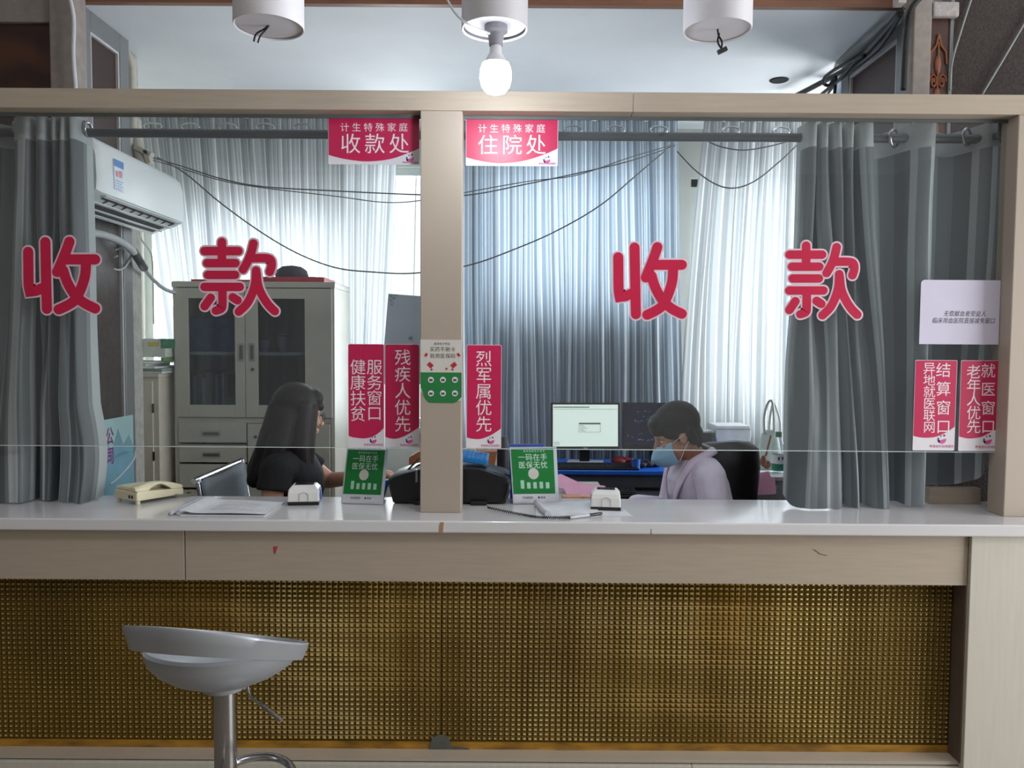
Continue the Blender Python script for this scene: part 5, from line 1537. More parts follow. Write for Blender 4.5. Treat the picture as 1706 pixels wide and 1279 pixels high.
def scanner(label, l, r, t, b, mirror):
    """white payment scanner box: truncated body, glass window on top, blue mark at the side"""
    fl = atz(l, b, ZT); fr = atz(r, b, ZT)
    cx = (fl.x + fr.x) / 2; w_ = (fr.x - fl.x) / 2; y = (fl.y + fr.y) / 2
    root = thing('payment_scanner', label, 'payment scanner', (cx, y + 0.05, ZT))
    D = 0.10
    H = 0.072
    sgn = -1 if mirror else 1
    T = Matrix.Translation((cx, y, ZT + 0.0004)) @ Matrix.Rotation(R(7 * sgn), 4, 'Z')
    mb = MB(); mb.T = T
    mb.prism([(-w_, 0, 0), (w_, 0, 0), (w_, D, 0), (-w_, D, 0)], [(-w_, 0, 0.012), (w_, 0, 0.012), (w_, D, 0.012), (-w_, D, 0.012)])
    mb.build('foot_plate', M('scanner_black', (28, 28, 34), 0.4), root, bevel=0.003)
    mb = MB(); mb.T = T
    def rg(z, s, ins): return [(x * w_ * s, ins + yy * (D - 2 * ins) * 1.0, z) for x, yy in ((-1, 0), (1, 0), (1, 1), (-1, 1))]
    mb.rings([rg(0.0125, 1.0, 0.0), rg(0.045, 0.97, 0.003), rg(0.058, 0.93, 0.008), rg(H, 0.72, 0.020)])
    mb.build('shell', M('scanner_white', (226, 224, 222), 0.35, noise=0.0), root, bevel=0.004, seg=3)
    mb = MB(); mb.T = T
    mb.box(-w_ * 0.60, w_ * 0.60, 0.028, D - 0.028, H + 0.0002, H + 0.0016); mb.build('scan_window', M('scan_glass', (34, 38, 44), 0.1, noise=0.0), root, bevel=0.0006)
    mb = MB(); mb.T = T
    arch = [(-0.016, -0.0005, 0.014)] + [(-0.016 * math.cos(R(a)), 0.0012, 0.036 + 0.012 * math.sin(R(a))) for a in range(0, 181, 15)] + [(0.016, -0.0005, 0.014)]
    mb.tube([(x + 0.002, y2 - 0.0008, z) for x, y2, z in arch], 0.0009, 6); mb.build('arch_groove', M('groove_grey', (170, 168, 168), 0.5), root)
    mb = MB(); mb.T = T
    for (yy, zz, r_) in ((0.035, 0.026, 0.012), (0.05, 0.042, 0.010), (0.062, 0.024, 0.012)):
        X_ = sgn * w_ * 0.992
        mb.lathe([(r_, -0.0012), (r_, 0.0012)], (X_, yy, zz), 14, rot=Matrix.Rotation(R(90 - 3), 3, 'Y'))
    mb.build('blue_mark', M('mark_blue', (40, 110, 206), 0.4), root)
scanner('white payment scanner box in front of the woman in black', 479, 531, 802, 842, False)
scanner('white payment scanner box on papers in front of the masked woman', 984, 1034, 812, 851, True)

# green acrylic table stands
grn = M('stand_green', (12, 122, 52), 0.4, noise=0.04)
acry = M('acrylic_pale', (206, 212, 220), 0.2, noise=0.0)
def green_stand(label, corners, logo_l):
    """corners: px of bl, br, tr, tl of the green card (card leans back)"""
    bl, br = atz(corners[0][0], corners[0][1], ZT + 0.002), atz(corners[1][0], corners[1][1], ZT + 0.002)
    yb = (bl.y + br.y) / 2
    tl, tr = at(corners[3][0], corners[3][1], yb + 0.045), at(corners[2][0], corners[2][1], yb + 0.045)
    tr = tl + (br - bl) * ((tr.x - tl.x) / (br.x - bl.x))
    root = thing('table_stand', label, 'table stand', ((bl.x + br.x) / 2, yb + 0.03, ZT))
    def P(u, v, o=0.0):
        p = bl.lerp(br, u).lerp(tl.lerp(tr, u), v)
        return p + Vector((0, -1, -0.3)).normalized() * o
    mb = MB()
    mb.prism([P(-0.03, 0, 0), P(1.08, 0, 0), P(1.08, 1.01, 0), P(-0.03, 1.01, 0)], [P(-0.03, 0, -0.003), P(1.08, 0, -0.003), P(1.08, 1.01, -0.003), P(-0.03, 1.01, -0.003)])
    ft = [P(-0.03, 0.0, -0.003), P(1.08, 0.0, -0.003)]
    mb.prism([ft[0], ft[1], ft[1] + Vector((0, 0.07, 0)), ft[0] + Vector((0, 0.07, 0))], [q + Vector((0, 0, 0.003)) for q in (ft[0], ft[1], ft[1] + Vector((0, 0.07, 0)), ft[0] + Vector((0, 0.07, 0)))])
    mb.build('acrylic_holder', acry, root)
    mb = MB(); mb.prism([P(0, 0.03, 0.0004), P(1, 0.03, 0.0004), P(1, 0.995, 0.0004), P(0, 0.995, 0.0004)], [P(0, 0.03, 0.001), P(1, 0.03, 0.001), P(1, 0.995, 0.001), P(0, 0.995, 0.001)])
    card = mb.build('card', M('card_white', (214, 214, 222), 0.4, noise=0.0), root)
    mb = MB(); mb.prism([P(0, 0.175, 0.0011), P(1, 0.175, 0.0011), P(1, 0.995, 0.0011), P(0, 0.995, 0.0011)], [P(0, 0.175, 0.0016), P(1, 0.175, 0.0016), P(1, 0.995, 0.0016), P(0, 0.995, 0.0016)])
    mb.build('green_field', grn, card)
    pl = lambda u, v: P(u, v, 0.0021)
    mb = MB()
    put_line(mb, '一码在手', 0.15, 0.85, 0.835, 0.135, pl, off=0.004)
    put_line(mb, '医保无忧', 0.15, 0.85, 0.695, 0.135, pl, off=0.004)
    put_line(mb, '国家医保电子凭证', 0.28, 0.8, 0.945, 0.04, pl)
    mb.build('lettering', M('letter_pale_green', (206, 232, 214), 0.5, noise=0.0), card, fix=False)
    mb = MB(); mb.flat([P(0.5 + 0.125 * math.cos(R(a)), 0.535 + 0.10 * math.sin(R(a)), 0.0021) for a in range(0, 360, 12)])
    mb.build('white_disc', M('disc_white', (206, 206, 196), 0.5), card)
    mb = MB()
    for k, hh in enumerate((0.15, 0.11, 0.115, 0.12, 0.11)):
        u = 0.18 + k * 0.15
        mb.flat([P(u, 0.27, 0.0021), P(u + 0.085, 0.27, 0.0021), P(u + 0.085, 0.27 + hh, 0.0021), P(u, 0.27 + hh, 0.0021)])
    mb.build('phone_pictures', M('pict_pale', (170, 210, 186), 0.5, noise=0.1), card, fix=False)
    mb = MB(); put_line(mb, '河北省医保局', 0.2, 0.46, 0.11, 0.05, pl); 
    mb.flat([P(0.6 + 0.022 * math.cos(R(a)), 0.11 + 0.02 * math.sin(R(a)), 0.0021) for a in range(0, 360, 30)]); put_line(mb, '医保', 0.64, 0.76, 0.11, 0.04, pl, off=0.01)
    mb.build('small_lettering', M('ink_dark', (46, 46, 58), 0.6, noise=0.0), card, fix=False)
    return root
green_stand('green sign stand reading 一码在手 beside the woman in black', [(570, 838), (633, 840), (643, 749), (580, 748)], True)
green_stand('green sign stand reading 一码在手 in front of the blue booklet', [(857, 839), (926, 838), (922, 745), (851, 746)], False)
# blue booklet behind the right stand
yb_ = 3.014
P0 = [at(x, y, yb_) for x, y in ((850, 826), (906, 826), (906, 740), (848, 740))]
P0[0].z = P0[1].z = ZT + 0.001
bb = thing('blue_booklet', 'blue covered booklet upright behind the right green stand', 'booklet', ((P0[0].x + P0[1].x) / 2, yb_, ZT))
mb = MB(); mb.prism(P0, [q + Vector((0, 0.012, 0)) for q in P0]); mb.build('cover', M('booklet_blue', (36, 80, 190), 0.45), bb, bevel=0.001)
P0 = [at(x, y, 2.955) for x, y in ((630, 838), (636, 838), (646, 800), (640, 800))]
P0[0].z = P0[1].z = ZT + 0.001
mb = MB(); mb.prism(P0, [q + Vector((0.004, 0.03, 0)) for q in P0])
tag(mb.build('blue_booklet', M('booklet_blue', (36, 80, 190), 0.45)), 'narrow blue booklet edge behind the left green stand', 'booklet')

# dot matrix printer behind the post
blk = M('printer_black', (22, 22, 26), 0.38, noise=0.1, scale=30)
Yr = 2.90
pr_ = thing('dot_matrix_printer', 'black dot matrix printer on the counter behind the beige post', 'printer', (at(748, 840, Yr).x, 2.99, ZT))
def prof(y, ins, dz=0.0):
    pts = [(654, 838), (646, 806), (645, 800), (652, 795), (672, 788), (700, 781), (778, 780), (800, 781), (822, 788), (842, 794), (849, 800), (850, 812), (842, 838)]
    c = at(748, 812, Yr)
    out = []
    for x, yy in pts:
        q = at(x, yy, Yr)
        out.append((c.x + (q.x - c.x) * ins, y, max(ZT + 0.004, c.z + (q.z - c.z) * ins)))
    return out
mb = MB(); mb.rings([prof(Yr, 0.965), prof(Yr + 0.008, 1.0), prof(Yr + 0.20, 1.0), prof(Yr + 0.21, 0.96)])
mb.build('housing', blk, pr_, smooth=35)
for l, r in ((690, 712), (783, 811)):
    a, b_ = at(l, 845, Yr - 0.03).x, at(r, 845, Yr - 0.03).x
    mb = MB(); mb.box(a, b_, Yr - 0.025, Yr + 0.03, ZT + 0.0005, ZT + 0.016); mb.build('foot_block', blk, pr_, bevel=0.003)
mb = MB(); mb.tube(cat_pts([at(814, 787, Yr + 0.05), at(826, 789, Yr + 0.02), at(846, 797, Yr + 0.02), at(848, 812, Yr - 0.006), at(843, 830, Yr - 0.006)], 6), 0.007, 8); mb.build('edge_trim', M('printer_trim', (44, 44, 50), 0.3), pr_, smooth=180)
mb = MB(); q0, q1 = at(694, 782, Yr - 0.004), at(694, 803, Yr - 0.004); mb.box(q0.x - 0.004, q0.x + 0.004, Yr - 0.008, Yr + 0.004, q1.z, q0.z); mb.build('silver_clip', M('silver_clip', (150, 152, 158), 0.3, metal=0.6), pr_, bevel=0.001)
mb = MB(); mb.tube(cat_pts([at(673, 790, Yr + 0.06), at(684, 778, Yr + 0.08), at(696, 766, Yr + 0.1), at(700, 760, Yr + 0.12)], 6), 0.004, 8); mb.build('cable', M('black_cable', (24, 24, 26), 0.5), pr_, smooth=180)
mb = MB(); mb.tube(cat_pts([at(678, 792, Yr + 0.05), at(686, 784, Yr + 0.07), at(697, 775, Yr + 0.1), at(706, 772, Yr + 0.12)], 6), 0.004, 8); mb.build('cable', M('black_cable', (24, 24, 26), 0.5), pr_, smooth=180)
# blue calculator on the printer
zt2 = prof(0, 1.0)[6][2]
TT = Matrix.Translation((at(792, 778, 2.97).x, 3.0, zt2 + 0.002)) @ Matrix.Rotation(R(8), 4, 'Y')
ca = thing('desk_calculator', 'blue desk calculator lying on the black dot matrix printer', 'calculator', (at(792, 778, 2.97).x, 3.0, zt2))
mb = MB(); mb.T = TT; mb.prism_x([(-0.055, 0.008), (0.055, 0.014), (0.055, 0.042), (-0.055, 0.028)], -0.075, 0.046)
mb.build('case', M('calc_blue', (34, 130, 206), 0.4), ca, bevel=0.004)
mb = MB(); mb.T = TT
for i in range(6):
    for j in range(4):
        x, y = -0.06 + i * 0.017, -0.048 + j * 0.022
        z = 0.028 + (y + 0.055) / 0.11 * 0.014
        mb.box(x, x + 0.012, y, y + 0.012, z, z + 0.005)
mb.build('keys', M('calc_keys', (60, 150, 214), 0.4), ca)

# notepad with rolled cover, loose sheet and pen on a coiled cord
npd = thing('notepad', 'white notepad with a rolled cover under the right scanner box', 'notepad', atz(935, 850, ZT))
mb = MB(); lo = on_counter([(893, 862), (1000, 856), (985, 836), (893, 838)], ZT + 0.001)
mb.prism(lo, [p + Vector((0, 0, 0.004)) for p in lo]); mb.build('pages', paperw, npd)
mb = MB(); mb.tube([atz(893, 836, ZT + 0.012), atz(904, 850, ZT + 0.013), atz(913, 857, ZT + 0.013)], [0.010, 0.011, 0.0115], 12); mb.build('rolled_cover', M('paper_cool_grey', (190, 192, 202), 0.7), npd, smooth=50)  # rolled cover greyer than the pages
mb = MB(); lo = on_counter([(1002, 860), (1055, 860), (1036, 846), (985, 846)], ZT + 0.0003)
mb.prism(lo, [p + Vector((0, 0, 0.0008)) for p in lo])
tag(mb.build('paper_sheet', paperw), 'loose white sheet under the right scanner box', 'papers')
pen = thing('counter_pen', 'black and white pen tied to a coiled black cord on the counter', 'pen', atz(970, 860, ZT))
A, Bp_ = atz(950, 862, ZT + 0.006), atz(1003, 855, ZT + 0.0095)
mb = MB(); mb.tube([A, A.lerp(Bp_, 0.12), A.lerp(Bp_, 0.6)], [0.003, 0.0046, 0.005], 10); mb.build('barrel', M('pen_white', (210, 210, 212), 0.3, noise=0.0), pen, smooth=50)
mb = MB(); mb.tube([A.lerp(Bp_, 0.6), A.lerp(Bp_, 0.97), Bp_], [0.0055, 0.0058, 0.004], 10); mb.build('pen_cap', M('pen_black', (24, 24, 28), 0.3), pen, smooth=50)
path = cat_pts([atz(812, 845, ZT + 0.012), atz(840, 851, ZT + 0.007), atz(870, 857, ZT + 0.007), atz(895, 861, ZT + 0.007), atz(925, 862, ZT + 0.007), atz(950, 862, ZT + 0.007)], 40)
coil = []
for i, p in enumerate(path):
    a = i * 1.35
    coil.append(p + Vector((0.0, 0.0045 * math.cos(a), 0.0045 * math.sin(a))))
mb = MB(); mb.tube(coil, 0.0016, 5); mb.build('coiled_cord', M('black_cable', (24, 24, 26), 0.5), pen, smooth=180)

# ================================================================== PEOPLE
skin = M('skin', (206, 156, 132), 0.5, noise=0.04, scale=20)
def hair_mat(name, c):
    return M(name, c, 0.55, noise=0.4, scale=90, stretch=(1, 1, 0.05), spec=0.25)
hair_a = hair_mat('dark_brown_hair', (30, 23, 25))
hair_b = hair_mat('black_hair', (24, 21, 23))

def hand(mb, wrist, d, up, side, curl=0.5, s=1.0):
    """palm, four unequal bent fingers and a thumb; d: forward, up: back of the hand, side: towards the thumb"""
    d, up, side = Vector(d).normalized(), Vector(up).normalized(), Vector(side).normalized()
    for q in (-0.024, -0.008, 0.008, 0.024):
        mb.cap(wrist + d * 0.012 * s + side * q * 0.75 * s, wrist + d * 0.082 * s + side * q * s, 0.0125 * s, 0.0105 * s, n=10)
    mb.cap(wrist - d * 0.01, wrist + d * 0.03, 0.022 * s, 0.021 * s, n=10)
    for q, L in ((0.028, 0.066), (0.010, 0.076), (-0.009, 0.071), (-0.027, 0.054)):
        p = wrist + d * 0.085 * s + side * q * s
        dirv = d.copy()
        for k, f in enumerate((0.45, 0.32, 0.23)):
            a = curl * (0.45 + 0.4 * k)
            dv = (d * math.cos(a) - up * math.sin(a))
            e = p + dv * L * f * s * 1.05
            mb.cap(p, e, (0.0088 - 0.0008 * k) * s, (0.0082 - 0.0008 * k) * s, n=10)
            p = e
    p = wrist + d * 0.028 * s + side * 0.028 * s
    e = p + (d * 0.7 + side * 0.65 - up * 0.25).normalized() * 0.042 * s
    mb.cap(p, e, 0.0115 * s, 0.0095 * s, n=10)
    mb.cap(e, e + (d * 0.95 + side * 0.15 - up * 0.2).normalized() * 0.03 * s, 0.0093 * s, 0.008 * s, n=10)

def head_parts(mb, H):
    """skull, face, nose, lips, ears in the head frame H (x forward, z up)"""
    old = mb.T; mb.T = H
    mb.ell((-0.014, 0, 0.034), (0.092, 0.072, 0.085), n=24)
    mb.ell((0.026, 0, -0.03), (0.060, 0.060, 0.082), n=24)
    mb.ell((0.045, 0, -0.088), (0.036, 0.034, 0.028), n=16)
    mb.ell((0.068, 0, -0.104), (0.018, 0.020, 0.014), n=14)
    for s in (-1, 1):
        mb.cap((-0.01, s * 0.055, -0.055), (0.05, s * 0.022, -0.10), 0.018, 0.014)
        mb.ell((0.062, s * 0.036, -0.03), (0.024, 0.020, 0.022), n=14)           # cheek
        mb.cap((0.080, s * 0.012, 0.016), (0.066, s * 0.046, 0.014), 0.009, 0.008)   # brow
        mb.ell((-0.012, s * 0.074, -0.012), (0.020, 0.008, 0.032), Matrix.Rotation(R(-12), 3, 'Y'), n=14)   # ear
        mb.ell((-0.002, s * 0.078, -0.028), (0.010, 0.006, 0.014), n=10)
        mb.ell((0.101, s * 0.011, -0.040), (0.010, 0.008, 0.008), n=10)          # nostril wing
    mb.cap((0.082, 0, 0.004), (0.108, 0, -0.036), 0.008, 0.0105)                 # nose
    mb.ell((0.086, 0, -0.066), (0.012, 0.022, 0.006), n=12); mb.ell((0.084, 0, -0.077), (0.012, 0.019, 0.007), n=12)
    mb.T = old

def eyes(root, H, nm='eye'):
    for s in (-1, 1):
        mb = MB(); mb.T = H
        mb.ell((0.0715, s * 0.030, -0.003), (0.0085, 0.011, 0.006), n=14)
        mb.build('eye', M('eye_white', (216, 212, 206), 0.3, noise=0.0), root, smooth=180)
        mb = MB(); mb.T = H
        mb.ell((0.0790, s * 0.030, -0.003), (0.0035, 0.0055, 0.0055), n=12)
        mb.build('iris', M('iris_dark', (38, 26, 22), 0.2, noise=0.0), root, smooth=180)

def torso_rings(P, grow=0.0, z0=None, z1=None):
    out = []
    for (z, cx, rx, ry) in P:
        if z0 is not None and z < z0: continue
        if z1 is not None and z > z1: continue
        out.append([Vector((cx + (rx + grow) * math.cos(2 * math.pi * k / 24), (ry + grow) * math.sin(2 * math.pi * k / 24), z)) for k in range(24)])
    return out

TOR = [(0.44, -0.03, 0.12, 0.165), (0.50, -0.03, 0.135, 0.18), (0.58, -0.03, 0.125, 0.17), (0.70, -0.01, 0.105, 0.14), (0.80, 0.01, 0.11, 0.145), (0.88, 0.02, 0.12, 0.155), (0.95, 0.015, 0.112, 0.165), (1.01, 0.005, 0.085, 0.155), (1.045, 0.0, 0.062, 0.10), (1.07, 0.0, 0.05, 0.06)]
def person(label, loc, rz, lean, arms, Hm, hair_fn, skin_m, shirt, trousers, sleeve, zdrop=0.0, shoes=None, extra=None, back_shear=0.0):
    """seated figure; local x is where the person faces. arms: per side (shoulder, elbow, wrist, hand args)"""
    root = thing('person', label, 'person', loc, rz, world=False)
    def sh(p):
        p = Vector(p)
        k = max(0, p.z - 0.5)
        return Vector((p.x + lean * k, p.y, p.z - zdrop * k))
    # body: one continuous skin surface
    mb = MB()
    mb.rings([[sh(q) for q in r] for r in torso_rings(TOR, -0.012)])
    neck0 = sh((0.0, 0, 1.03)); hc = Hm.to_translation()
    nk = Hm @ Vector((-0.022, 0, -0.055))
    mb.cap(neck0, nk, 0.052, 0.050, n=18)
    head_parts(mb, Hm)
    for s, (shd, elb, wri, hargs) in zip((-1, 1), arms):
        shd, elb, wri = Vector(shd), Vector(elb), Vector(wri)
        mb.cap(sh((0.0, s * 0.10, 1.0)), shd, 0.055, 0.05)
        mb.cap(shd, elb, 0.047, 0.038); mb.cap(elb, wri, 0.037, 0.024)
        hand(mb, wri, *hargs)
    for s in (-1, 1):
        hip, knee, ank = Vector((0.0, s * 0.09, 0.52)), Vector((0.40, s * 0.10, 0.50)), Vector((0.38, s * 0.10, 0.09))
        mb.cap(hip, knee, 0.08, 0.055); mb.cap(knee, ank, 0.052, 0.036)
        mb.cap(ank + Vector((-0.02, 0, -0.045)), ank + Vector((0.14, 0, -0.055)), 0.034, 0.026)
    mb.build('body', skin_m, root, remesh=0.0045, sm_it=5)
    eyes(root, Hm)
    # upper garment
    mb = MB()
    mb.rings([[sh(q) for q in r] for r in torso_rings(TOR, 0.012, None, 1.05)])
    for s, (shd, elb, wri, hargs) in zip((-1, 1), arms):
        shd, elb, wri = Vector(shd), Vector(elb), Vector(wri)
        mb.cap(sh((0.0, s * 0.09, 0.995)), shd, 0.07, 0.068)
        if sleeve == 'short':
            e = shd.lerp(elb, 0.34 if s < 0 else 0.58)
            d = (elb - shd).normalized(); nn = d.orthogonal().normalized(); bb_ = d.cross(nn)
            mb.rings([[c + (nn * math.cos(2 * math.pi * k / 18) + bb_ * math.sin(2 * math.pi * k / 18)) * r for k in range(18)] for c, r in ((shd - d * 0.03, 0.062), (shd, 0.066), (shd.lerp(e, 0.5), 0.066), (e, 0.068))])
        else:
            mb.cap(shd, elb, 0.066, 0.058); mb.cap(elb, elb.lerp(wri, 0.93), 0.057, 0.046)
    if extra: extra(mb, sh)
    mb.build('upper_garment', shirt, root, remesh=0.006, sm_it=6)
    mb = MB()
    mb.rings([[sh(q) for q in r] for r in torso_rings(TOR, 0.016, None, 0.6)])
    for s in (-1, 1):
        hip, knee, ank = Vector((0.0, s * 0.09, 0.52)), Vector((0.40, s * 0.10, 0.50)), Vector((0.38, s * 0.10, 0.12))
        mb.cap(hip, knee, 0.092, 0.068); mb.cap(knee, ank, 0.066, 0.055)
    mb.build('trousers', trousers, root, remesh=0.009, sm_it=5)
    for s in (-1, 1):
        mb = MB(); a = Vector((0.36, s * 0.10, 0.045)); mb.cap(a, a + Vector((0.17, 0, -0.004)), 0.042, 0.034); mb.box(0.33, 0.55, s * 0.10 - 0.035, s * 0.10 + 0.035, 0.002, 0.02)
        mb.build('shoe', M('shoe_black', (28, 28, 30), 0.4), root, remesh=0.006)
    hair_fn(root, Hm, sh)
    return root

# ---- woman in black, profile to the right
def hair_long(root, H, sh):
    mb = MB(); mb.T = H
    mb.ell((-0.022, 0, 0.040), (0.104, 0.088, 0.094), n=24)
    mb.ell((0.050, 0, 0.072), (0.046, 0.066, 0.046), n=18)                       # fringe
    mb.ell((0.078, 0, 0.040), (0.022, 0.055, 0.026), Matrix.Rotation(R(-15), 3, 'Y'), n=16)
    for s in (-1, 1):
        mb.cap((-0.01, s * 0.070, 0.03), (-0.01, s * 0.082, -0.16), 0.036, 0.042, n=16)
        mb.cap((0.032, s * 0.070, 0.02), (0.034, s * 0.074, -0.13), 0.024, 0.026, n=14)
        mb.cap((-0.01, s * 0.082, -0.14), (0.03, s * 0.090, -0.30), 0.042, 0.026, n=16)
        mb.cap((0.034, s * 0.074, -0.13), (0.055, s * 0.080, -0.27), 0.026, 0.014, n=14)
        mb.cap((-0.07, s * 0.055, -0.02), (-0.12, s * 0.075, -0.26), 0.046, 0.05, n=16)
    mb.cap((-0.085, 0, 0.01), (-0.13, 0, -0.27), 0.055, 0.055, n=18)
    mb.cap((-0.10, 0, -0.1), (-0.155, 0, -0.30), 0.06, 0.035, n=18)
    mb.build('hair', hair_a, root, remesh=0.006, sm_it=5)
WX, WY = at(478, 700, 3.30).x, 3.32
A_RZ = 10
def loc_of(px, py, Y, root_loc, rz):
    p = at(px, py, Y) - Vector((root_loc[0], root_loc[1], 0))
    return Matrix.Rotation(R(-rz), 3, 'Z') @ p
aloc = (WX - 0.03, WY, 0.0)
hcA = loc_of(499, 688, 3.32, aloc, A_RZ)
HA = Matrix.Translation(hcA) @ Matrix.Rotation(R(24), 4, 'Z') @ Matrix.Rotation(R(8), 4, 'Y') @ Matrix.Scale(0.98, 4)
wl = loc_of(638, 790, 3.36, aloc, A_RZ)
el = loc_of(548, 800, 3.56, aloc, A_RZ)
shr_f = lambda p: p
armsA = [((0.0, -0.190, 0.985), (-0.03, -0.245, 0.745), (0.20, -0.13, 0.79), ((1, 0.3, 0), (0, 0, 1), (0, 1, 0), 0.5)),
         ((0.05, 0.185, 0.985), tuple(el), tuple(wl), ((1, -0.1, -0.12), (0.1, 0, 1), (0, -1, 0), 0.5))]
wa = person('woman in a black T-shirt with long dark hair and glasses, seated in profile', aloc, A_RZ, 0.08, armsA, HA, hair_long,
            skin, M('black_cotton', (20, 20, 24), 0.85, noise=0.15, scale=40), M('dark_trousers', (40, 42, 52), 0.8), 'short')
# glasses
mb = MB(); mb.T = HA
for s in (-1, 1):
    ring_ = [(0.098 + 0.004 * math.cos(R(a)), s * 0.034 + 0.024 * math.cos(R(a)), -0.006 + 0.020 * math.sin(R(a))) for a in range(0, 360, 18)]
    mb.tube(ring_, 0.0014, 6, closed=True)
    mb.tube([(0.098, s * 0.058, 0.0), (0.05, s * 0.074, 0.002), (-0.005, s * 0.079, 0.0)], 0.0014, 6)
mb.tube([(0.099, -0.010, 0.0), (0.104, 0, 0.003), (0.099, 0.010, 0.0)], 0.0014, 6)
mb.build('glasses', M('glasses_dark', (40, 34, 36), 0.3, metal=0.5), wa, smooth=60)

# ---- masked woman in a lilac coat, profile to the left
B_RZ = 187
bloc = (at(1172, 700, 3.34).x + 0.10, 3.36, 0.0)
hcB = loc_of(1124, 722, 3.30, bloc, B_RZ)
HB = Matrix.Translation(hcB) @ Matrix.Rotation(R(-3), 4, 'Z') @ Matrix.Rotation(R(24), 4, 'Y') @ Matrix.Scale(0.98, 4)
def hair_short(root, H, sh):
    mb = MB(); mb.T = H
    mb.ell((-0.026, 0, 0.042), (0.106, 0.089, 0.094), n=24)
    mb.ell((0.045, 0, 0.072), (0.050, 0.068, 0.040), n=18)
    mb.ell((0.070, 0, 0.048), (0.028, 0.060, 0.030), n=16)
    mb.ell((-0.066, 0, -0.010), (0.048, 0.070, 0.072), n=18)
    for s in (-1, 1):
        mb.cap((0.040, s * 0.066, 0.03), (0.022, s * 0.071, -0.005), 0.016, 0.009, n=12)
        mb.cap((-0.045, s * 0.070, 0.0), (-0.052, s * 0.060, -0.05), 0.024, 0.020, n=12)
    mb.cap((-0.074, 0, -0.03), (-0.066, 0, -0.07), 0.046, 0.034, n=16)
    mb.build('hair', hair_b, root, remesh=0.005, sm_it=4)
leanB, zdB = 0.24, 0.05
def coat_extra(mb, sh):
    # lapels, a fold down the front, collar roll
    for s in (-1, 1):
        mb.cap(sh((-0.02, s * 0.070, 1.055)), sh((0.075, s * 0.060, 1.0)), 0.014, 0.014)
        mb.cap(sh((0.075, s * 0.060, 1.0)), sh((0.125, s * 0.030, 0.86)), 0.014, 0.010)
    mb.cap(sh((-0.04, -0.045, 1.05)), sh((-0.04, 0.045, 1.05)), 0.016, 0.016)
shB = lambda p: Vector((p[0] + leanB * max(0, p[2] - 0.5), p[1], p[2] - zdB * max(0, p[2] - 0.5)))
armsB = [(tuple(shB((0.02, -0.185, 0.985))), (0.16, -0.25, 0.74), (0.37, -0.10, 0.80), ((1, 0.3, 0), (0, 0, 1), (0, 1, 0), 0.5)),
         (tuple(shB((0.02, 0.185, 0.985))), (0.12, 0.255, 0.735), (0.36, 0.14, 0.80), ((1, -0.3, 0), (0, 0, 1), (0, -1, 0), 0.5))]
coat_m = M('lilac_white_cloth', (224, 214, 234), 0.8, noise=0.05, scale=25)
wb = person('woman in a lilac white coat and blue mask, head bent down', bloc, B_RZ, leanB, armsB, HB, hair_short,
            M('skin_tan', (190, 138, 112), 0.5, noise=0.04, scale=20), coat_m, M('navy_trousers', (36, 38, 58), 0.8), 'long', zdB, extra=coat_extra)
# lapel seam and inner shirt
mb = MB()
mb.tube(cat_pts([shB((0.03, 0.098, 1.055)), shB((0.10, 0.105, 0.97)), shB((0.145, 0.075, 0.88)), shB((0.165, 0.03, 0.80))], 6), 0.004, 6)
mb.build('lapel_edge', M('lilac_darker', (168, 156, 180), 0.8), wb, smooth=180)  # seam line darker than the coat cloth
for s in (-1, 1):                                             # turned-down collar and lapels
    path = cat_pts([shB((-0.072, s * 0.004, 1.095)), shB((-0.055, s * 0.060, 1.10)), shB((-0.005, s * 0.092, 1.085)), shB((0.070, s * 0.085, 1.04)), shB((0.130, s * 0.066, 0.95)), shB((0.160, s * 0.028, 0.84))], 5)
    nP = len(path)
    mb = MB()
    def col(u, v):
        i = min(int(round(u * (nP - 1))), nP - 1); p = path[i].copy()
        wdt = 0.050 * math.sin(math.pi * min(1, 0.35 + 0.65 * (1 - u) if u > 0.5 else 0.68)) if u < 0.98 else 0.0
        out = Vector((-0.7 + 1.0 * u, s * 0.85, -0.62)).normalized()
        return p + out * (v * wdt) + Vector((0, 0, 0.010 * math.sin(math.pi * v)))
    mb.grid(col, nP - 1, 4)
    o_ = mb.build('collar', M('collar_edge_tone', (220, 206, 226), 0.8, noise=0.04), wb, smooth=60)  # tone set off from the coat to paint in the edge shade
    o_.modifiers.new('thickness', 'SOLIDIFY').thickness = 0.005
# mask
maskm = M('mask_blue', (150, 196, 224), 0.7, noise=0.03)
mb = MB(); mb.T = HB
def mk(u, v):
    a = R(-74 + 148 * u)
    z = -0.018 - 0.098 * v
    f = math.sin(math.pi * v)
    rx = 0.078 + 0.030 * f + 0.012 * max(0, math.cos(a)) ** 2 * f
    ry = 0.062 + 0.008 * f - 0.014 * v
    pleat = 0.0022 * (1 if int(v * 9) % 3 == 1 else 0)
    return (0.018 + (rx + pleat) * math.cos(a), ry * math.sin(a) * 1.04, z - 0.006 * math.cos(a) + 0.004)
mb.grid(mk, 28, 18)
for (u, s) in ((0, -1), (1, 1)): pass
mk_o = mb.build('face_mask', maskm, wb, smooth=60)
so = mk_o.modifiers.new('thickness', 'SOLIDIFY'); so.thickness = 0.0015
mb = MB(); mb.T = HB
for s in (-1, 1):
    for z0, z1 in ((-0.022, 0.0), (-0.108, -0.036)):
        mb.tube(cat_pts([(0.040, s * 0.062, z0), (0.012, s * 0.076, (z0 + z1) / 2), (-0.024, s * 0.084, z1)], 5), 0.0014, 6)
mb.build('ear_loop', M('loop_white', (224, 228, 232), 0.6), mk_o, smooth=180)

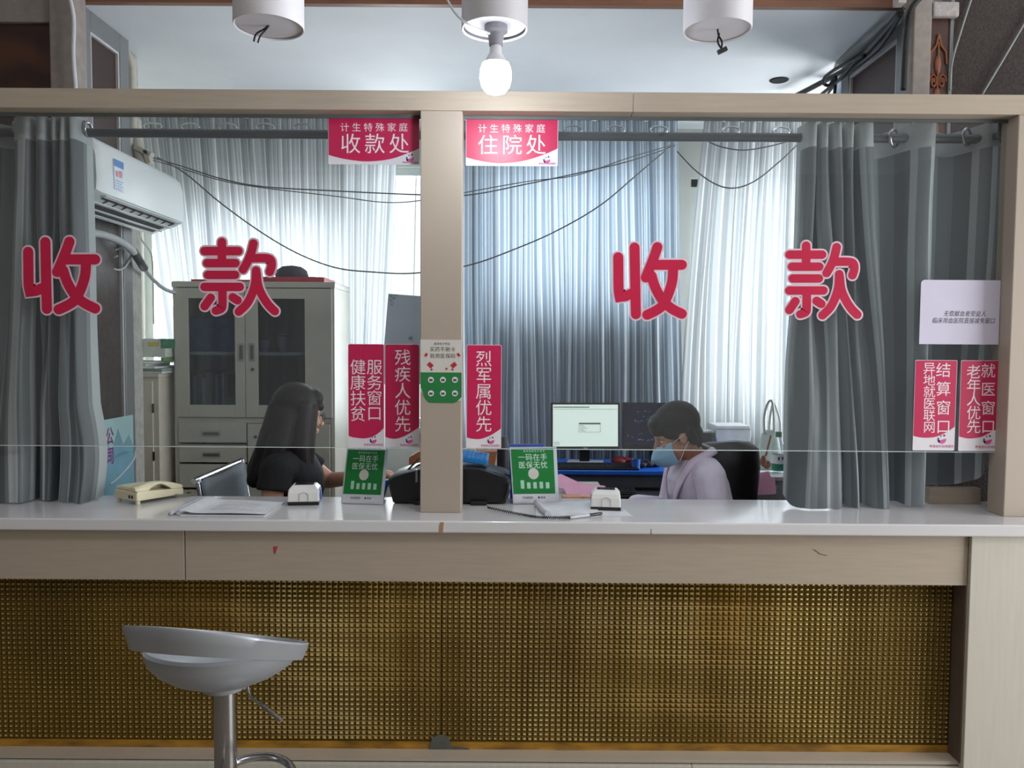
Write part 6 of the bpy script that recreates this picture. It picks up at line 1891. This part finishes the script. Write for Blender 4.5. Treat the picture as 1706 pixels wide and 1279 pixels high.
# ================================================================== CHAIRS
meshm = M('grey_mesh_fabric', (112, 120, 128), 0.7, noise=0.12, scale=120, transl=0.15)
oc = thing('mesh_chair', 'grey sling office chair with chrome frame behind the woman in black', 'chair', (aloc[0] + 0.02, aloc[1] + 0.02, 0))
pa, pb = at(331, 801, 3.08), at(404, 772, 3.60)
pb.z = pa.z = (pa.z + pb.z) / 2
dn = Vector((0.10, 0.0, -0.46))
pa.x = max(pa.x, -1.60)
mb = MB()
def slg(u, v):
    a = pa.lerp(pb, u); b2 = a + dn
    p = a.lerp(b2, v); p.x += -0.02 * math.sin(math.pi * u) - 0.015 * math.sin(math.pi * v)
    return p
mb.grid(slg, 10, 10)
mb.build('backrest', meshm, oc, smooth=180).modifiers.new('thickness', 'SOLIDIFY').thickness = 0.012
for q in (pa, pb):
    mb = MB(); e = q + dn
    mb.tube(cat_pts([q + Vector((-0.004, 0, 0.012)), q + dn * 0.5 + Vector((-0.012, 0, 0)), e, e + Vector((0.08, 0, -0.035)), e + Vector((0.42, 0, -0.02))], 6), 0.011, 10)
    mb.build('side_frame', chrome, oc, smooth=180)
mb = MB(); mb.tube([pa + Vector((-0.012, -0.02, 0.006)), pb + Vector((-0.012, 0.02, 0.006))], 0.013, 12); mb.build('top_bar', chrome, oc, smooth=60)
mb = MB(); e0, e1 = pa + dn, pb + dn
mb.prism([e0 + Vector((0.05, 0.02, -0.045)), e1 + Vector((0.05, -0.02, -0.045)), e1 + Vector((0.44, -0.02, -0.045)), e0 + Vector((0.44, 0.02, -0.045))],
         [e0 + Vector((0.05, 0.02, -0.075)), e1 + Vector((0.05, -0.02, -0.075)), e1 + Vector((0.44, -0.02, -0.075)), e0 + Vector((0.44, 0.02, -0.075))])
mb.build('seat', meshm, oc, bevel=0.01)
sc_ = (e0 + e1) / 2 + Vector((0.24, 0, -0.076))
mb = MB(); mb.lathe([(0.03, 0.06), (0.03, sc_.z)], (sc_.x, sc_.y, 0), 16); mb.build('gas_column', chrome, oc, smooth=40)
for k in range(5):
    a = R(72 * k + 10)
    mb = MB(); tip = Vector((sc_.x + 0.28 * math.cos(a), sc_.y + 0.28 * math.sin(a), 0.075))
    mb.cap((sc_.x, sc_.y, 0.11), tip, 0.022, 0.016); l_ = mb.build('leg', chrome, oc, smooth=180)
    mb = MB(); mb.ell(tip + Vector((0, 0, -0.045)), (0.028, 0.028, 0.028), n=12); mb.build('caster', blk, l_, smooth=180)

bc = thing('executive_chair', 'large black padded office chair behind the masked woman', 'chair', (bloc[0] + 0.05, bloc[1], 0))
leather = M('black_leather', (24, 24, 28), 0.5, noise=0.1, scale=60, bump=0.1)
YC = 3.42
bxw = [(1174, 742), (1188, 737), (1210, 734), (1236, 737), (1254, 748), (1258, 790), (1262, 850), (1262, 980), (1150, 980), (1152, 850), (1160, 780)]
# backrest seen obliquely: a thick padded slab standing behind her, its plane turned
cx = at(1197, 740, 3.50).x; cyb = 3.54
mb = MB()
rsb = []
for (z, w_, xo) in ((0.50, 0.20, 0.02), (0.62, 0.235, 0.03), (0.80, 0.245, 0.03), (0.95, 0.24, 0.05), (1.03, 0.215, 0.065), (1.062, 0.16, 0.07), (1.072, 0.08, 0.072)):
    th2 = 0.055 if z < 1.0 else (0.045 if z < 1.05 else 0.025)
    r = []
    for k in range(24):
        a = 2 * math.pi * k / 24
        r.append(Vector((cx + xo + th2 * math.copysign(abs(math.cos(a)) ** 0.7, math.cos(a)) + 0.03 * (math.sin(a)) ** 2 * -1, cyb + w_ * math.copysign(abs(math.sin(a)) ** 0.7, math.sin(a)), z)))
    rsb.append(r)
mb.rings(rsb)
Tz = Matrix.Translation((cx, cyb, 0)) @ Matrix.Rotation(R(-62), 4, 'Z') @ Matrix.Translation((-cx, -cyb, 0))
mb.v = [tuple(Tz @ Vector(p)) for p in mb.v]
mb.build('backrest', leather, bc, smooth=180)
mb = MB(); mb.box(bloc[0] - 0.22, bloc[0] + 0.26, bloc[1] - 0.24, bloc[1] + 0.24, 0.33, 0.425); mb.build('seat', leather, bc, bevel=0.035, seg=4)
mb = MB(); mb.lathe([(0.03, 0.08), (0.03, 0.33)], (bloc[0], bloc[1], 0), 16); mb.build('gas_column', chrome, bc, smooth=40)
for k in range(5):
    a = R(72 * k + 30)
    mb = MB(); tip = Vector((bloc[0] + 0.30 * math.cos(a), bloc[1] + 0.30 * math.sin(a), 0.075))
    mb.cap((bloc[0], bloc[1], 0.12), tip, 0.026, 0.018); l_ = mb.build('leg', blk, bc, smooth=180)
    mb = MB(); mb.ell(tip + Vector((0, 0, -0.046)), (0.028, 0.028, 0.028), n=12); mb.build('caster', blk, l_, smooth=180)

# ================================================================== BAR STOOL
YS = 1.88
silver = M('silver_plastic', (168, 172, 178), 0.38, noise=0.05, scale=6, metal=0.35)
silver_in = M('silver_inner', (146, 142, 136), 0.5, noise=0.06)
cx0 = at(374, 1100, YS).x
st = thing('bar_stool', 'silver swivel bar stool in front of the amber glass counter', 'stool', (cx0, YS, 0))
L_, R_ = at(218, 1043, YS), at(511, 1072, YS)
scx = (L_.x + R_.x) / 2; rad = (R_.x - L_.x) / 2
ztl, ztr = L_.z, R_.z
zbl, zbr = at(235, 1080, YS).z, at(500, 1099, YS).z
N = 64
TILT = rad * 0.96 * 0.365      # the back band leans: its near side stands higher than its far side
def rim(k, q):
    """q = 0 top edge .. 1 lower edge of the curved back band"""
    a = 2 * math.pi * k / N
    u = (1 + math.cos(a)) / 2
    r = rad * (1 - 0.075 * q)
    tl_ = -TILT * math.sin(a)
    zt = ztl + (ztr - ztl) * u + 0.012 * max(0, -math.sin(a)) ** 2 + tl_; zb2 = zbl + (zbr - zbl) * u + tl_ * 0.97
    return Vector((scx + r * math.cos(a), YS + r * 0.96 * math.sin(a), zt + (zb2 - zt) * q))
def inner(k, q):
    a = 2 * math.pi * k / N
    p = rim(k, q); p.x -= 0.009 * math.cos(a); p.y -= 0.009 * math.sin(a); return p
mb = MB()
mb.rings([[rim(k, 1) for k in range(N)], [rim(k, 0.5) for k in range(N)], [rim(k, 0.06) for k in range(N)], [rim(k, 0.0) + Vector((-0.004 * math.cos(2 * math.pi * k / N), -0.004 * math.sin(2 * math.pi * k / N), 0.002)) for k in range(N)], [inner(k, 0.06) for k in range(N)], [inner(k, 0.5) for k in range(N)], [inner(k, 1) for k in range(N)]], closed=True)
band = mb.build('back_band', silver, st, smooth=50)
# bowl seat
bL = at(248, 1092, YS).x; bR = at(500, 1092, YS).x
zbot = at(370, 1156, YS).z + 0.028
zrim = at(370, 1103, YS).z + 0.014
bcx = (bL + bR) / 2; brx = (bR - bL) / 2
def bowl(k, q, ins=0.0):
    a = 2 * math.pi * k / N
    c = math.cos(a)
    sa = math.sin(a)
    rimz = zrim + 0.030 * max(0, c) ** 2 + 0.016 * max(0, -c) ** 2 - 0.045 * sa
    s = math.sin(q * math.pi / 2)
    x = at(374, 1100, YS).x + (bcx - cx0) * s + (brx - ins) * s * c * (1.0 if c < 0 else 1.0)
    y = YS + (0.168 - ins) * s * math.sin(a)
    z = zbot + ins + (rimz - zbot - ins * 0.3) * (1 - math.cos(q * math.pi / 2))
    return Vector((x, y, z))
mb = MB()
qs = [0.08, 0.2, 0.35, 0.5, 0.65, 0.8, 0.9, 1.0]
mb.rings([[bowl(k, q) for k in range(N)] for q in qs] + [[bowl(k, q, 0.008) for k in range(N)] for q in qs[::-1]])
mb.build('seat_bowl', silver, st, smooth=60)
# arm joining bowl and band at the right
mb = MB()
for s in (-1,):
    for k0 in range(-4, 20):
        a0, a1 = rim(k0, 0.9), rim(k0 + 1, 0.9)
        b0, b1 = bowl(k0, 0.98), bowl(k0 + 1, 0.98)
        i0, i1 = inner(k0, 0.9), inner(k0 + 1, 0.9)
        c0_, c1_ = bowl(k0, 0.98, 0.008), bowl(k0 + 1, 0.98, 0.008)
        mb.add([a0, a1, b1, b0, i0, i1, c1_, c0_], [(0, 1, 2, 3), (4, 7, 6, 5)])
mb.build('joining_web', silver, st, smooth=60)
# column, lever, footrest, base
rc_ = 0.0268
mb = MB(); mb.lathe([(rc_, 0.02), (rc_, zbot + 0.012)], (cx0, YS, 0), 28); mb.build('column', M('brushed_chrome', (168, 166, 166), 0.25, metal=1.0, noise=0.05), st, smooth=40)
mb = MB(); mb.lathe([(0.055, zbot - 0.008), (0.06, zbot + 0.012)], (cx0, YS, 0), 24); mb.build('swivel_plate', silver, st, smooth=40)
mb = MB()
lp = [at(412, 1142, YS - 0.02), at(416, 1158, YS - 0.03), at(424, 1166, YS - 0.04), at(440, 1177, YS - 0.06), at(468, 1199, YS - 0.09)]
mb.tube(cat_pts(lp, 5), 0.0036, 8); lv = mb.build('lever', chrome, st, smooth=180)
mb = MB(); mb.tube([at(438, 1176, YS - 0.058), at(469, 1200, YS - 0.09)], 0.0050, 10); mb.build('lever_grip', M('grip_grey', (140, 136, 132), 0.35, metal=0.6), lv, smooth=60)
fz = at(440, 1282, YS).z
mb = MB(); mb.tube([(cx0 + 0.075 + 0.10 * math.cos(2 * math.pi * k / 40), YS - 0.05 + 0.12 * math.sin(2 * math.pi * k / 40), fz - 0.004) for k in range(40)], 0.010, 10, closed=True)
mb.tube([(cx0, YS, fz - 0.004), (cx0 + 0.01, YS - 0.12, fz - 0.004)], 0.010, 8)
mb.build('footrest_ring', chrome, st, smooth=180)
mb = MB(); mb.lathe([(0.205, 0.001), (0.205, 0.008), (0.17, 0.018), (0.06, 0.04), (0.03, 0.07)], (cx0, YS, 0), 40); mb.build('base', chrome, st, smooth=50)

# ================================================================== CYLINDER LAMPS
cylm = M('white_lamp_metal', (216, 214, 220), 0.5, noise=0.02)
YL = 2.36
def cyl_lamp(label, px, py, wpx, Y=YL):
    c = at(px, py, Y); r = wpx / 2 * Y / FPX
    t = thing('cylinder_lamp', label, 'ceiling lamp', (c.x, Y, c.z), group='white cylinder lamps hanging over the counter')
    mb = MB(); mb.lathe([(r - 0.006, c.z + 0.004), (r - 0.002, c.z), (r, c.z + 0.004), (r, 3.6195)], (c.x, Y, 0), 48, caps=False)
    mb.lathe([(0.001, 3.6185), (r, 3.6195)], (c.x, Y, 0), 48, caps=False)
    mb.build('lamp_body', cylm, t, smooth=50)
    return t, c, r
t, c, r = cyl_lamp('white cylinder lamp with two short cut wires, leftmost of three', 448, 46, 112)
mb = MB(); mb.lathe([(0.001, c.z + 0.006), (r - 0.004, c.z + 0.006), (r - 0.004, c.z + 0.010)], (c.x, YL, 0), 40); mb.build('bottom_plate', cylm, t, smooth=40)
for k in (0, 1):
    mb = MB(); mb.tube(cat_pts([(c.x + 0.003, YL, c.z + 0.012), (c.x - 0.012 + 0.006 * k, YL, c.z - 0.003), (c.x - 0.036 + 0.012 * k, YL - 0.004, c.z - 0.02 - 0.006 * k), (c.x - 0.044 + 0.012 * k, YL - 0.004, c.z - 0.042 - 0.004 * k)], 5), 0.0028, 6)
    mb.build('cut_wire', M('black_cable', (24, 24, 26), 0.5), t, smooth=180)
t, c, r = cyl_lamp('white cylinder lamp with a knotted black wire, rightmost of three', 1195, 52, 110)
mb = MB(); mb.lathe([(0.001, c.z + 0.006), (r - 0.004, c.z + 0.006), (r - 0.004, c.z + 0.010)], (c.x, YL, 0), 40); mb.build('bottom_plate', cylm, t, smooth=40)
mb = MB(); mb.tube(cat_pts([(c.x, YL, c.z + 0.012), (c.x + 0.004, YL, c.z - 0.012), (c.x + 0.014, YL, c.z - 0.03), (c.x + 0.012, YL, c.z - 0.048), (c.x + 0.002, YL, c.z - 0.03), (c.x + 0.006, YL, c.z - 0.006)], 6), 0.0028, 6)
mb.obox((c.x + 0.016, YL, c.z - 0.056), (0.014, 0.006, 0.006), Matrix.Rotation(R(-25), 3, 'Y'))
mb.build('knotted_wire', M('black_cable', (24, 24, 26), 0.5), t, smooth=60)
t, c, r = cyl_lamp('white cylinder lamp holding the lit bulb, middle of three', 824, 50, 108)
mb = MB(); mb.lathe([(0.001, c.z + 0.012), (r - 0.008, c.z + 0.012), (r - 0.008, c.z + 0.016)], (c.x, YL, 0), 40); mb.build('bottom_plate', cylm, t, smooth=40)
hx, hz_ = c.x + 0.004, c.z + 0.012
mb = MB(); mb.lathe([(0.034, hz_), (0.034, hz_ - 0.018), (0.024, hz_ - 0.024), (0.020, hz_ - 0.058)], (hx, YL, 0), 24); mb.build('lamp_holder', M('holder_grey', (150, 148, 156), 0.5), t, smooth=40)
bz_ = at(828, 124, YL).z
bl = thing('light_bulb', 'glowing white light bulb screwed into the middle cylinder lamp', 'light bulb', (hx, YL, bz_))
mb = MB(); mb.lathe([(0.016, hz_ - 0.05), (0.018, bz_ + 0.062), (0.034, bz_ + 0.036), (0.040, bz_ + 0.030)], (hx, YL, 0), 28); mb.build('bulb_collar', M('bulb_collar_white', (220, 222, 226), 0.4, emit=0.0), bl, smooth=60)
bulbm = bpy.data.materials.new('bulb_glow'); bulbm.use_nodes = True
bb_ = bulbm.node_tree.nodes['Principled BSDF']; bb_.inputs['Emission Color'].default_value = (0.86, 0.93, 1.0, 1); bb_.inputs['Emission Strength'].default_value = 100
mb = MB(); mb.lathe([(0.040, bz_ + 0.0298), (0.046, bz_ + 0.012), (0.047, bz_ - 0.012), (0.042, bz_ - 0.035), (0.028, bz_ - 0.052), (0.008, bz_ - 0.059)], (hx, YL, 0), 28); mb.build('glowing_globe', bulbm, bl, smooth=60)
mb = MB(); mb.tube(cat_pts([at(738, -20, YL - 0.06), at(748, 5, YL - 0.06), at(762, 26, YL - 0.07), at(782, 42, YL - 0.07), at(800, 50, YL - 0.04), at(816, 56, YL - 0.02)], 6), 0.0035, 6)
tag(mb.build('lamp_wire', M('white_wire', (214, 216, 222), 0.5), smooth=180), 'white wire running to the holder of the lit bulb', 'cable')

# ================================================================== WIRES ROUND THE CEILING EDGES
wh = M('white_wire', (214, 216, 222), 0.5)
cable('white wire hanging down the left corner post', [(112, -20, 3.20), (120, 12, 3.20), (123, 40, 3.20), (122, 90, 3.20), (126, 150, 3.20), (126, 190, 3.20)], 0.008, wh)
bg_ = 'black cables bundled along the right ceiling edge'
bk = M('black_cable', (24, 24, 26), 0.5)
cable('thick black cable bundle rising beside the right corner post', [(1505, 150, 3.22), (1508, 90, 3.22), (1512, 45, 3.22), (1520, 12, 3.22), (1545, -15, 3.22)], 0.011, bk, group=bg_)
cable('black cable running straight along the right ceiling edge', [(1500, 20, 3.22), (1462, 66, 3.48), (1420, 108, 3.85), (1375, 134, 4.1), (1315, 165, 4.4)], 0.014, bk, group=bg_)
cable('black cable sagging just below the straight one at the right ceiling edge', [(1505, 16, 3.20), (1470, 72, 3.45), (1432, 106, 3.75), (1390, 140, 4.0), (1340, 180, 4.4)], 0.010, bk, group=bg_)
cable('black cable hanging off the right ceiling edge towards the curtain', [(1440, 92, 3.65), (1405, 108, 3.8), (1378, 125, 3.95), (1372, 138, 4.0), (1382, 142, 4.0), (1392, 128, 3.95), (1390, 160, 4.0)], 0.009, bk, group=bg_)
cable('thin black wire dropping steeply from the right ceiling edge', [(1428, 98, 3.7), (1400, 130, 3.9), (1376, 160, 4.1), (1340, 200, 4.4)], 0.007, bk, group=bg_)
cable('pale thin wire slanting across the dark wall at the far right', [(1626, -20, 3.255), (1617, 2, 3.255), (1600, 55, 3.255), (1586, 105, 3.255), (1583, 150, 3.255)], 0.004, M('pale_grey_cable', (150, 158, 152), 0.5), group='pale wires on the dark wall')
cable('pale thin wire reaching the picture edge on the dark wall', [(1722, 12, 3.255), (1706, 40, 3.255), (1672, 98, 3.255), (1636, 158, 3.255)], 0.004, M('pale_grey_cable', (150, 158, 152), 0.5), group='pale wires on the dark wall')
mb = MB(); p = at(1497, 5, 3.18); mb.box(p.x - 0.016, p.x + 0.018, 3.15, 3.198, p.z - 0.012, p.z + 0.06)
tag(mb.build('junction_box', M('box_pale', (180, 172, 168), 0.5), bevel=0.004), 'small pale junction box on the red-brown fascia at right', 'junction box')
# metal tray along the right ceiling edge
mb = MB(); a, b_ = at(1488, 22, 3.30), at(1362, 120, 4.25)
mb.prism([a, a + Vector((0.04, 0, -0.015)), a + Vector((0.04, 0, -0.035)), a + Vector((0, 0, -0.02))], [b_, b_ + Vector((0.04, 0, -0.015)), b_ + Vector((0.04, 0, -0.035)), b_ + Vector((0, 0, -0.02))])
tag(mb.build('cable_tray', alu, bevel=0.002), 'grey cable tray along the right edge of the white ceiling', 'cable tray')
cl_m = M('pale_satin', (196, 204, 220), 0.4, transl=0.3)
p0_, p1_ = at(1400, 105, 4.2), at(1424, 100, 4.2)
mb = MB()
def hs_(u, v):
    p = at(1424 - 38 * u * (0.3 + 0.7 * v), 98 + 68 * v, 4.2); p.y += 0.03 * math.sin(u * 14); return p
mb.grid(hs_, 20, 8)
t = thing('hanging_cloth', 'small pale satin cloth hanging under the black cables at right', 'cloth', at(1410, 165, 4.2))
mb.build('cloth', cl_m, t, smooth=180)
